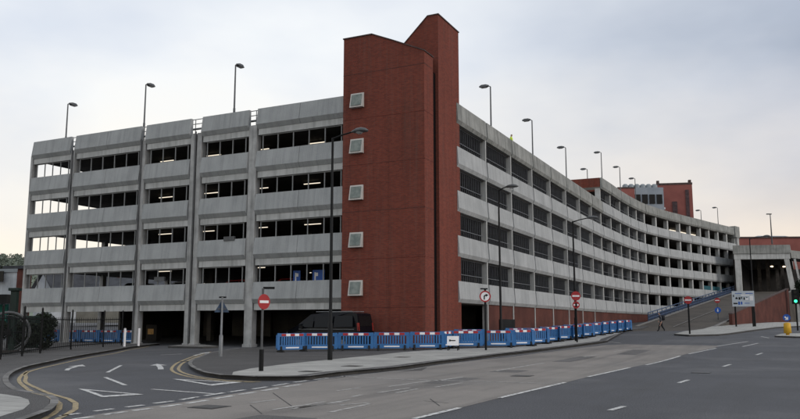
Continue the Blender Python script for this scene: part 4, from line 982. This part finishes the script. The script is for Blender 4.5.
# ------------------------------------------------------------------ distant blocks
t = thing('brick_tower_block', (69.5, 205, 2), 'brown red tower block rising behind the far end of the car park', 'building')
a = V3((66.9, 203, 2)); X = V3((8.7, -1.5, 0)); Y = V3((2.3, 8, 0))
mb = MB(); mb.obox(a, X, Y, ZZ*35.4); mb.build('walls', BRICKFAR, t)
mb = MB(); mb.obox(a+ZZ*37.4-ZZ*2-X*.01-Y*.01+ZZ*.003, X*1.02, Y*1.02, ZZ*.5); mb.obox(a+ZZ*35.9+ZZ*.004, X*.08, Y*.2, ZZ*.7); mb.obox(a+X*.9+ZZ*35.9+ZZ*.004, X*.08, Y*.2, ZZ*.7); mb.build('roof_edge', COPING, t)
mb = MB(); mb.obox(a+X*.42-Y*.006+ZZ*4, X*.14, -Y*.01, ZZ*27); mb.obox(a+X*.80-Y*.006+ZZ*4, X*.1, -Y*.01, ZZ*30); mb.build('window_strip', mat('dark_glazing', (.09, .06, .065)), t)  # dark brownish window strips in one base tone
for fx, z in ((.12, 29), (.85, 25)): mb = MB(); mb.obox(a+X*fx-Y*.02+ZZ*z, X*.1, -Y*.01, ZZ*.5); mb.build('white_sign', WHT, t)
t = thing('office_block', (60, 200, 2), 'pale grey office block with a band of windows, left of the brown tower block', 'building')
a = V3((57.0, 197, 2)); X = V3((9.6, 0, 0)); Y = V3((1, 8, 0))
mb = MB(); mb.obox(a+ZZ*26.4, X, Y, ZZ*7.4); mb.build('walls', mat('grey_cladding', (.27, .31, .35), c2=(.22, .26, .30), nscale=.4), t)
mb = MB(); mb.obox(a+X*.1+ZZ*.0, X*1.0, Y, ZZ*26.39); mb.build('brick_base', BRICKFAR, t)
for k in range(5): mb = MB(); mb.obox(a+X*(.05+.19*k)-Y*.006+ZZ*29.6, X*.15, -Y*.01, ZZ*2.4); mb.build('window', GLASS, t)
mb = MB()
for k in range(6): c = a+X*(.04+.155*k)+Y*.3+ZZ*33.803; mb.tube([c, c+ZZ*.9, c+ZZ*1.25], [.75, .75, .4], 10)
mb.build('roof_plant', GREYROOF, t)
t = thing('brick_annex', (56, 190, 2), 'small strip of red brick building just left of the grey office block', 'building')
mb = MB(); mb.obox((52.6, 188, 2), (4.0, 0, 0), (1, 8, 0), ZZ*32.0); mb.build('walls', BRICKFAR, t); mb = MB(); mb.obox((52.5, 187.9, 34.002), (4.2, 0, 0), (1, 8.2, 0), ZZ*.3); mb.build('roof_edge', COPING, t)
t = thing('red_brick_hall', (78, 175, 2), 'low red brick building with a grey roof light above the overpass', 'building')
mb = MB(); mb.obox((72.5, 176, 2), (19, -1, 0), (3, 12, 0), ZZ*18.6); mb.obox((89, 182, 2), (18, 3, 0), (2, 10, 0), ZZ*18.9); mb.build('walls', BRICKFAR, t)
mb = MB(); mb.poly([(78, 177, 20.6), (90, 176.4, 20.6), (87.5, 178.4, 21.4), (81.5, 179, 21.5)]); mb.poly([(90, 176.4, 20.6), (91.5, 184, 20.6), (88.5, 183, 21.4), (87.5, 178.4, 21.4)]); mb.poly([(78, 177, 20.6), (81.5, 179, 21.5), (82, 184, 21.5), (79.5, 185, 20.6)]); mb.poly([(81.5, 179, 21.5), (87.5, 178.4, 21.4), (88.5, 183, 21.4), (82, 184, 21.5)]); mb.poly([(79.5, 185, 20.6), (82, 184, 21.5), (88.5, 183, 21.4), (91.5, 184, 20.6)])
mb.build('roof_light', GREYROOF, t)
mb = MB(); mb.obox((72.3, 175.8, 20.603), (19.4, -1, 0), (3, .5, 0), ZZ*.3); mb.build('roof_edge', COPING, t)

# ------------------------------------------------------------------ vehicles
def vehicle(name, label, cat, L_, Wd, lower, roofline, paint, wheels, belt, loc, rz, group=None, inset=.2, tail_h=None, wr=.33):
    """lower/roofline: outline (x,z) front at -x; the sides lean in above the belt line."""
    t = thing(name, (0, 0, 0), label, cat, group)
    H = max(z for x, z in roofline)
    def hw(z): return Wd/2 if z <= belt else Wd/2-inset*((z-belt)/(H-belt))**1.3
    prof = lower+roofline
    body = MB(); n = len(prof)
    def endf(x): return .10 if abs(x) > L_/2-.12 else 0
    Lp = [V3((x, -(hw(z)-endf(x)), z)) for x, z in prof]; Rp = [V3((x, (hw(z)-endf(x)), z)) for x, z in prof]
    body.poly(Lp, 0); body.poly(Rp[::-1], 0)
    for i in range(n):
        j = (i+1) % n; body.poly([Lp[i], Rp[i], Rp[j], Lp[j]], 0, True)
    bo = body.build('body', paint, t, world=False, bevel=.05)
    return t, hw
def finish(t, loc, rz): t.location = loc; t.rotation_euler = (0, 0, rz)
def sidepoly(hw, pts, s, off=.012): return [V3((x, s*(hw(z)+off), z)) for x, z in pts]
def slabp(mb, P, s, th=.03):
    q = [p-V3((0, s*th, 0)) for p in P]; k = len(P); mb.poly(P if s < 0 else P[::-1]); mb.poly(q[::-1] if s < 0 else q)
    for i in range(k): mb.poly([P[i], P[(i+1) % k], q[(i+1) % k], q[i]])
def add_wheels(t, xs, Wd, wr=.33):
    for x in xs:
        for s in (-1, 1):
            mb = MB(); mb.tube([(x, s*(Wd/2-.22), wr), (x, s*(Wd/2+.01), wr)], wr, 20); w = mb.build('wheel', BLK, t, world=False)
            mb = MB(); mb.tube([(x, s*(Wd/2+.0), wr), (x, s*(Wd/2+.025), wr)], wr*.62, 14); mb.build('rim', GALV, w, world=False)
# people carrier (front at -x)
lowv = [(-2.38, .3), (-2.0, .22), (2.2, .22), (2.43, .35)]
roofv = [(2.45, .9), (2.42, 1.25), (2.28, 1.98), (1.9, 2.06), (.2, 2.06), (-.75, 1.95), (-1.55, 1.35), (-2.25, 1.02), (-2.42, .75)]
t, hw = vehicle('people_carrier', 'dark people carrier parked facing left behind the blue barriers by the tower', 'van', 4.9, 1.92, lowv, roofv, NAVY, None, 1.15, None, 0)
for s in (-1, 1):
    mb = MB()
    slabp(mb, sidepoly(hw, [(-1.38, 1.22), (-.55, 1.22), (-.55, 1.82), (-.85, 1.75)], s), s); slabp(mb, sidepoly(hw, [(-.45, 1.22), (.75, 1.22), (.75, 1.88), (-.45, 1.88)], s), s); slabp(mb, sidepoly(hw, [(.85, 1.22), (2.1, 1.25), (2.02, 1.86), (.85, 1.88)], s), s)
    mb.build('side_window', GLASS, t, world=False)
    mb = MB(); mb.obox((2.34, s*.80-.045, 1.02), (.11, 0, 0), (0, .09, 0), (-.03, 0, .45)); mb.build('tail_light', TAIL, t, world=False)
    mb = MB(); mb.obox((-2.44, s*.68-.16, .78), (.1, 0, 0), (0, .32, 0), (.05, 0, .16)); mb.build('headlight', LAMPG, t, world=False)
    mb = MB(); mb.obox((-1.35, s*.97, 1.15), (.12, 0, 0), (0, s*.2, 0), (0, 0, .17)); mb.build('door_mirror', BLKP, t, world=False)
    mb = MB(); mb.obox((-1.5, s*.966, 1.10), (3.7, 0, 0), (0, s*.006, 0), (0, 0, .025)); mb.build('trim_strip', GALV, t, world=False)
    mb = MB(); mb.tube([(-.5, s*.68, 2.10), (1.9, s*.68, 2.11)], .025, 6); mb.build('roof_bar', GALV, t, world=False)
mb = MB(); mb.mesh([(-.80, -.72, 1.935), (-.80, .72, 1.935), (-1.53, .86, 1.385), (-1.53, -.86, 1.385), (-.83, -.72, 1.955), (-.83, .72, 1.955), (-1.56, .86, 1.405), (-1.56, -.86, 1.405)], [(0, 1, 2, 3), (7, 6, 5, 4), (0, 4, 5, 1), (1, 5, 6, 2), (2, 6, 7, 3), (3, 7, 4, 0)]); mb.build('windscreen', GLASS, t, world=False)
mb = MB(); mb.obox((2.41, -.68, 1.28), (.03, 0, 0), (0, 1.36, 0), (-.12, 0, .58)); mb.build('rear_window', GLASS, t, world=False)
add_wheels(t, (-1.5, 1.45), 1.92)
finish(t, (-4.1, 46.5, zg(-3.7, 46.3)+.125), math.atan2(U.y, U.x))
# cars inside the first parking deck
def small_car(label, paint, loc, rz):
    t, hw = vehicle('parked_car', label, 'car', 4.2, 1.75, [(-2.08, .3), (-1.8, .2), (1.9, .2), (2.1, .35)], [(2.1, .85), (1.75, 1.05), (1.15, 1.44), (-.1, 1.47), (-.95, .98), (-1.95, .82), (-2.12, .6)], paint, None, .92, None, 0, 'cars parked on the first deck')
    for s in (-1, 1):
        mb = MB(); slabp(mb, sidepoly(hw, [(-.75, .97), (.2, .97), (.2, 1.38), (-.12, 1.38)], s), s); slabp(mb, sidepoly(hw, [(.28, .97), (1.45, 1.0), (1.05, 1.36), (.28, 1.38)], s), s); mb.build('side_window', GLASS, t, world=False)
    mb = MB(); mb.obox((-.93, -.68, 1.01), (-.02, 0, .02), (0, 1.36, 0), (.72, 0, .41)); mb.build('windscreen', GLASS, t, world=False)
    add_wheels(t, (-1.35, 1.3), 1.75, .3); finish(t, loc, rz); return t
aU = math.atan2(U.y, U.x); aV = math.atan2(Vd.y, Vd.x)
for s, b, m, lab in ((8.4, 2.8, NAVY, 'dark car showing its roof over the lowest parapet of the second bay'), (14.1, 2.8, SILV, 'silver car showing over the lowest parapet of the third bay'), (19.0, 2.9, REDC, 'red car showing over the lowest parapet of the fourth bay'), (23.4, 2.9, REDC, 'red car showing over the lowest parapet right next to the tower')):
    p = LF(s, b+.4, 3.203); small_car(lab, m, p, aU if s < 12 else aU+pi)
for k, s in enumerate((24.5, 26.0)):
    p = LF(s, 1.3, 3.203); t = thing('blue_notice', p, ['left one of two blue notices standing over the lowest parapet beside the tower', 'right one of two blue notices standing over the lowest parapet beside the tower'][k], 'notice', 'blue notices on the first deck')
    mb = MB(); mb.obox(p, U*.06, Vd*.06, ZZ*1.3); mb.build('post', GALV, t)
    mb = MB(); mb.obox(p-U*.35-Vd*.04+ZZ*1.0, U*(.55+.35*k), Vd*.03, ZZ*.85); o = mb.build('plate', SIGNBL, t)
    mb = MB(); mb.obox(p-U*.2-Vd*.047+ZZ*1.15, U*.1, Vd*.006, ZZ*.55); mb.obox(p-U*.1-Vd*.047+ZZ*1.45, U*.16, Vd*.006, ZZ*.22); mb.build('white_mark', WHT, o)
# ticket machine glowing dimly inside the entrance
p = LF(7.0, 6, .2); t = thing('ticket_machine', p, 'dimly lit amber machine deep inside the left vehicle entrance', 'ticket machine')
mb = MB(); mb.obox(p, U*1.1, Vd*.5, ZZ*1.35); mb.build('case', DARKC, t); mb = MB(); mb.obox(p+U*.2-Vd*.02+ZZ*.6, U*.6, Vd*.015, ZZ*.42); mb.build('lit_panel', DIMAMB, t)

# ------------------------------------------------------------------ people
def person(name, label, loc, rz, joints, zones, hairm=HAIR, extra=None):
    """joints: dict name -> (pos, radius, parent). zones: function(z, x, y) -> material index."""
    t = thing(name, (0, 0, 0), label, 'person')
    names = list(joints); idx = {n: i for i, n in enumerate(names)}
    bm = bmesh.new(); lay = bm.verts.layers.skin.verify(); vv = []
    for n_ in names: v = bm.verts.new(joints[n_][0]); vv.append(v)
    for n_ in names:
        p = joints[n_][2]
        if p: bm.edges.new((vv[idx[n_]], vv[idx[p]]))
    bm.verts.ensure_lookup_table()
    for n_ in names:
        r = joints[n_][1]; vv[idx[n_]][lay].radius = (r, r) if not isinstance(r, tuple) else r
        vv[idx[n_]][lay].use_root = (n_ == names[0])
    me = bpy.data.meshes.new('tmp'); bm.to_mesh(me); bm.free()
    o = bpy.data.objects.new('tmp', me); COL.objects.link(o)
    o.modifiers.new('s', 'SKIN'); sb = o.modifiers.new('u', 'SUBSURF'); sb.levels = 1; sb.render_levels = 1
    dg = bpy.context.evaluated_depsgraph_get(); m2 = bpy.data.meshes.new_from_object(o.evaluated_get(dg))
    bpy.data.objects.remove(o)
    m2.name = 'body'
    for m in (SKIN, JACKET, TROUS, SHOE, HAIR, HIVIS): m2.materials.append(m)
    for p in m2.polygons: p.use_smooth = True; p.material_index = zones(p.center)
    b = bpy.data.objects.new('body', m2); COL.objects.link(b); b.parent = t
    if extra: extra(t)
    t.location = loc; t.rotation_euler = (0, 0, rz)
    return t
def hand(J_, wrist, base, d, side, pre):
    d = V3(d).normalized(); s = V3(side).normalized(); b = V3(base)
    J_[pre+'palm'] = (b+d*.08, (.04, .022), wrist)
    for k in range(4):
        r = b+d*.12+s*(.030-.02*k); J_[pre+'f%da' % k] = (r, .010, pre+'palm'); J_[pre+'f%db' % k] = (r+d*(.045-.006*abs(k-1))+V3((0, 0, -.008)), .008, pre+'f%da' % k)
    J_[pre+'th'] = (b+d*.07+s*.055, .011, pre+'palm')
# walker mid-stride, heading left (-x local), carrying a bag on the back
Jw = {'pelvis': ((0, 0, .95), .13, None), 'waist': ((-.02, 0, 1.1), .12, 'pelvis'), 'chest': ((-.08, 0, 1.32), .15, 'waist'), 'neck': ((-.13, 0, 1.50), .06, 'chest'), 'headb': ((-.17, 0, 1.58), .075, 'neck'), 'head': ((-.18, 0, 1.66), .095, 'headb'), 'headt': ((-.17, 0, 1.73), .06, 'head'), 'nose': ((-.275, 0, 1.63), .015, 'head'),
      'sl': ((-.08, -.19, 1.42), .06, 'chest'), 'el': ((-.02, -.24, 1.15), .045, 'sl'), 'wl': ((-.22, -.22, .98), .03, 'el'),
      'sr': ((-.08, .19, 1.42), .06, 'chest'), 'er': ((.03, .24, 1.15), .045, 'sr'), 'wr': ((.02, .24, .9), .03, 'er'),
      'hl': ((0, -.1, .88), .115, 'pelvis'), 'kl': ((-.19, -.1, .5), .085, 'hl'), 'al': ((-.28, -.1, .10), .058, 'kl'), 'tl': ((-.44, -.1, .05), .035, 'al'),
      'hr': ((0, .1, .88), .115, 'pelvis'), 'kr': ((.06, .1, .48), .085, 'hr'), 'ar': ((.27, .1, .14), .058, 'kr'), 'tr': ((.20, .1, .04), .035, 'ar')}
hand(Jw, 'wl', (-.22, -.22, .98), (-.5, 0, -.8), (-.8, 0, .5), 'L'); hand(Jw, 'wr', (.02, .24, .9), (-.1, 0, -1), (-1, 0, 0), 'R')
def zw(c):
    if c.z > 1.535: return 4 if (c.z > 1.68 or c.x > -.15) else 0
    if c.z > 1.5: return 0
    if abs(c.y) > .17 and c.z < .97: return 0
    if c.z > .93 or abs(c.y) > .185: return 1
    return 2 if c.z > .12 else 3
def bag(t):
    mb = MB(); n = 8; c = V3((.13, 0, 1.28))
    mb.tube([c+V3((.02, 0, -.28)), c+V3((.05, 0, -.24)), c+V3((.05, 0, .1)), c+V3((.0, 0, .2))], [.08, .17, .16, .06], 10); mb.build('backpack', TROUS, t, world=False)
    mb = MB()
    for s in (-.1, .1): mb.tube([(.08, s, 1.46), (-.1, s, 1.49), (-.22, s, 1.34), (-.08, s, 1.1)], .016, 6)
    mb.build('strap', BLK, t, world=False)
    mb = MB()
    for s in (-.033, .033): mb.tube([(-.262, s, 1.655), (-.272, s, 1.655)], [.011, .008], 8)
    mb.build('eyes', BLK, t, world=False)
wx, wy = 24.2, 73.9
person('person', 'person in dark clothes with a bag on the back walking left across the ramp mouth', (wx, wy, zg(wx, wy)+.006), R(-12), Jw, zw, extra=bag)
# worker at the roof edge
Jr = {'pelvis': ((0, 0, .95), .13, None), 'waist': ((0, 0, 1.1), .13, 'pelvis'), 'chest': ((0, 0, 1.34), .16, 'waist'), 'neck': ((0, 0, 1.51), .06, 'chest'), 'headb': ((0, -.01, 1.58), .075, 'neck'), 'head': ((0, -.01, 1.66), .095, 'headb'), 'headt': ((0, 0, 1.73), .06, 'head'), 'nose': ((0, -.11, 1.63), .015, 'head'),
      'sl': ((-.2, 0, 1.43), .06, 'chest'), 'el': ((-.26, .02, 1.15), .045, 'sl'), 'wl': ((-.27, -.03, .9), .03, 'el'), 'sr': ((.2, 0, 1.43), .06, 'chest'), 'er': ((.26, .02, 1.15), .045, 'sr'), 'wr': ((.27, -.03, .9), .03, 'er'),
      'hl': ((-.1, 0, .88), .095, 'pelvis'), 'kl': ((-.11, -.02, .48), .065, 'hl'), 'al': ((-.11, .0, .1), .042, 'kl'), 'tl': ((-.12, -.15, .04), .035, 'al'), 'hr': ((.1, 0, .88), .095, 'pelvis'), 'kr': ((.11, -.02, .48), .065, 'hr'), 'ar': ((.11, .0, .1), .042, 'kr'), 'tr': ((.12, -.15, .04), .035, 'ar')}
hand(Jr, 'wl', (-.27, -.03, .9), (0, -.1, -1), (0, -1, 0), 'L'); hand(Jr, 'wr', (.27, -.03, .9), (0, -.1, -1), (0, -1, 0), 'R')
def zr(c):
    if c.z > 1.54: return 4 if (c.z > 1.69 or c.y > 0) else 0
    if c.z > 1.5: return 0
    if abs(c.x) > .2 and c.z < .9: return 0
    if c.z > .95: return 5
    return 2 if c.z > .12 else 3
pw = RF(12.5, -.5, 15.05)
mb = MB(); mb.obox(RF(11.6, -.17, 14.803), Vd*1.8, -Mr*.7, ZZ*.245); mb.build('kerb_step', COLM, CP)
def tape(t):
    mb = MB()
    for s in (-.033, .033): mb.tube([(s, -.095, 1.655), (s, -.107, 1.655)], [.011, .008], 8)
    mb.build('eyes', BLK, t, world=False)
person('person', 'person in a yellow hi-vis vest looking over the roof parapet of the right wing', pw, math.atan2(Mr.y, Mr.x)+pi/2, Jr, zr, extra=tape)
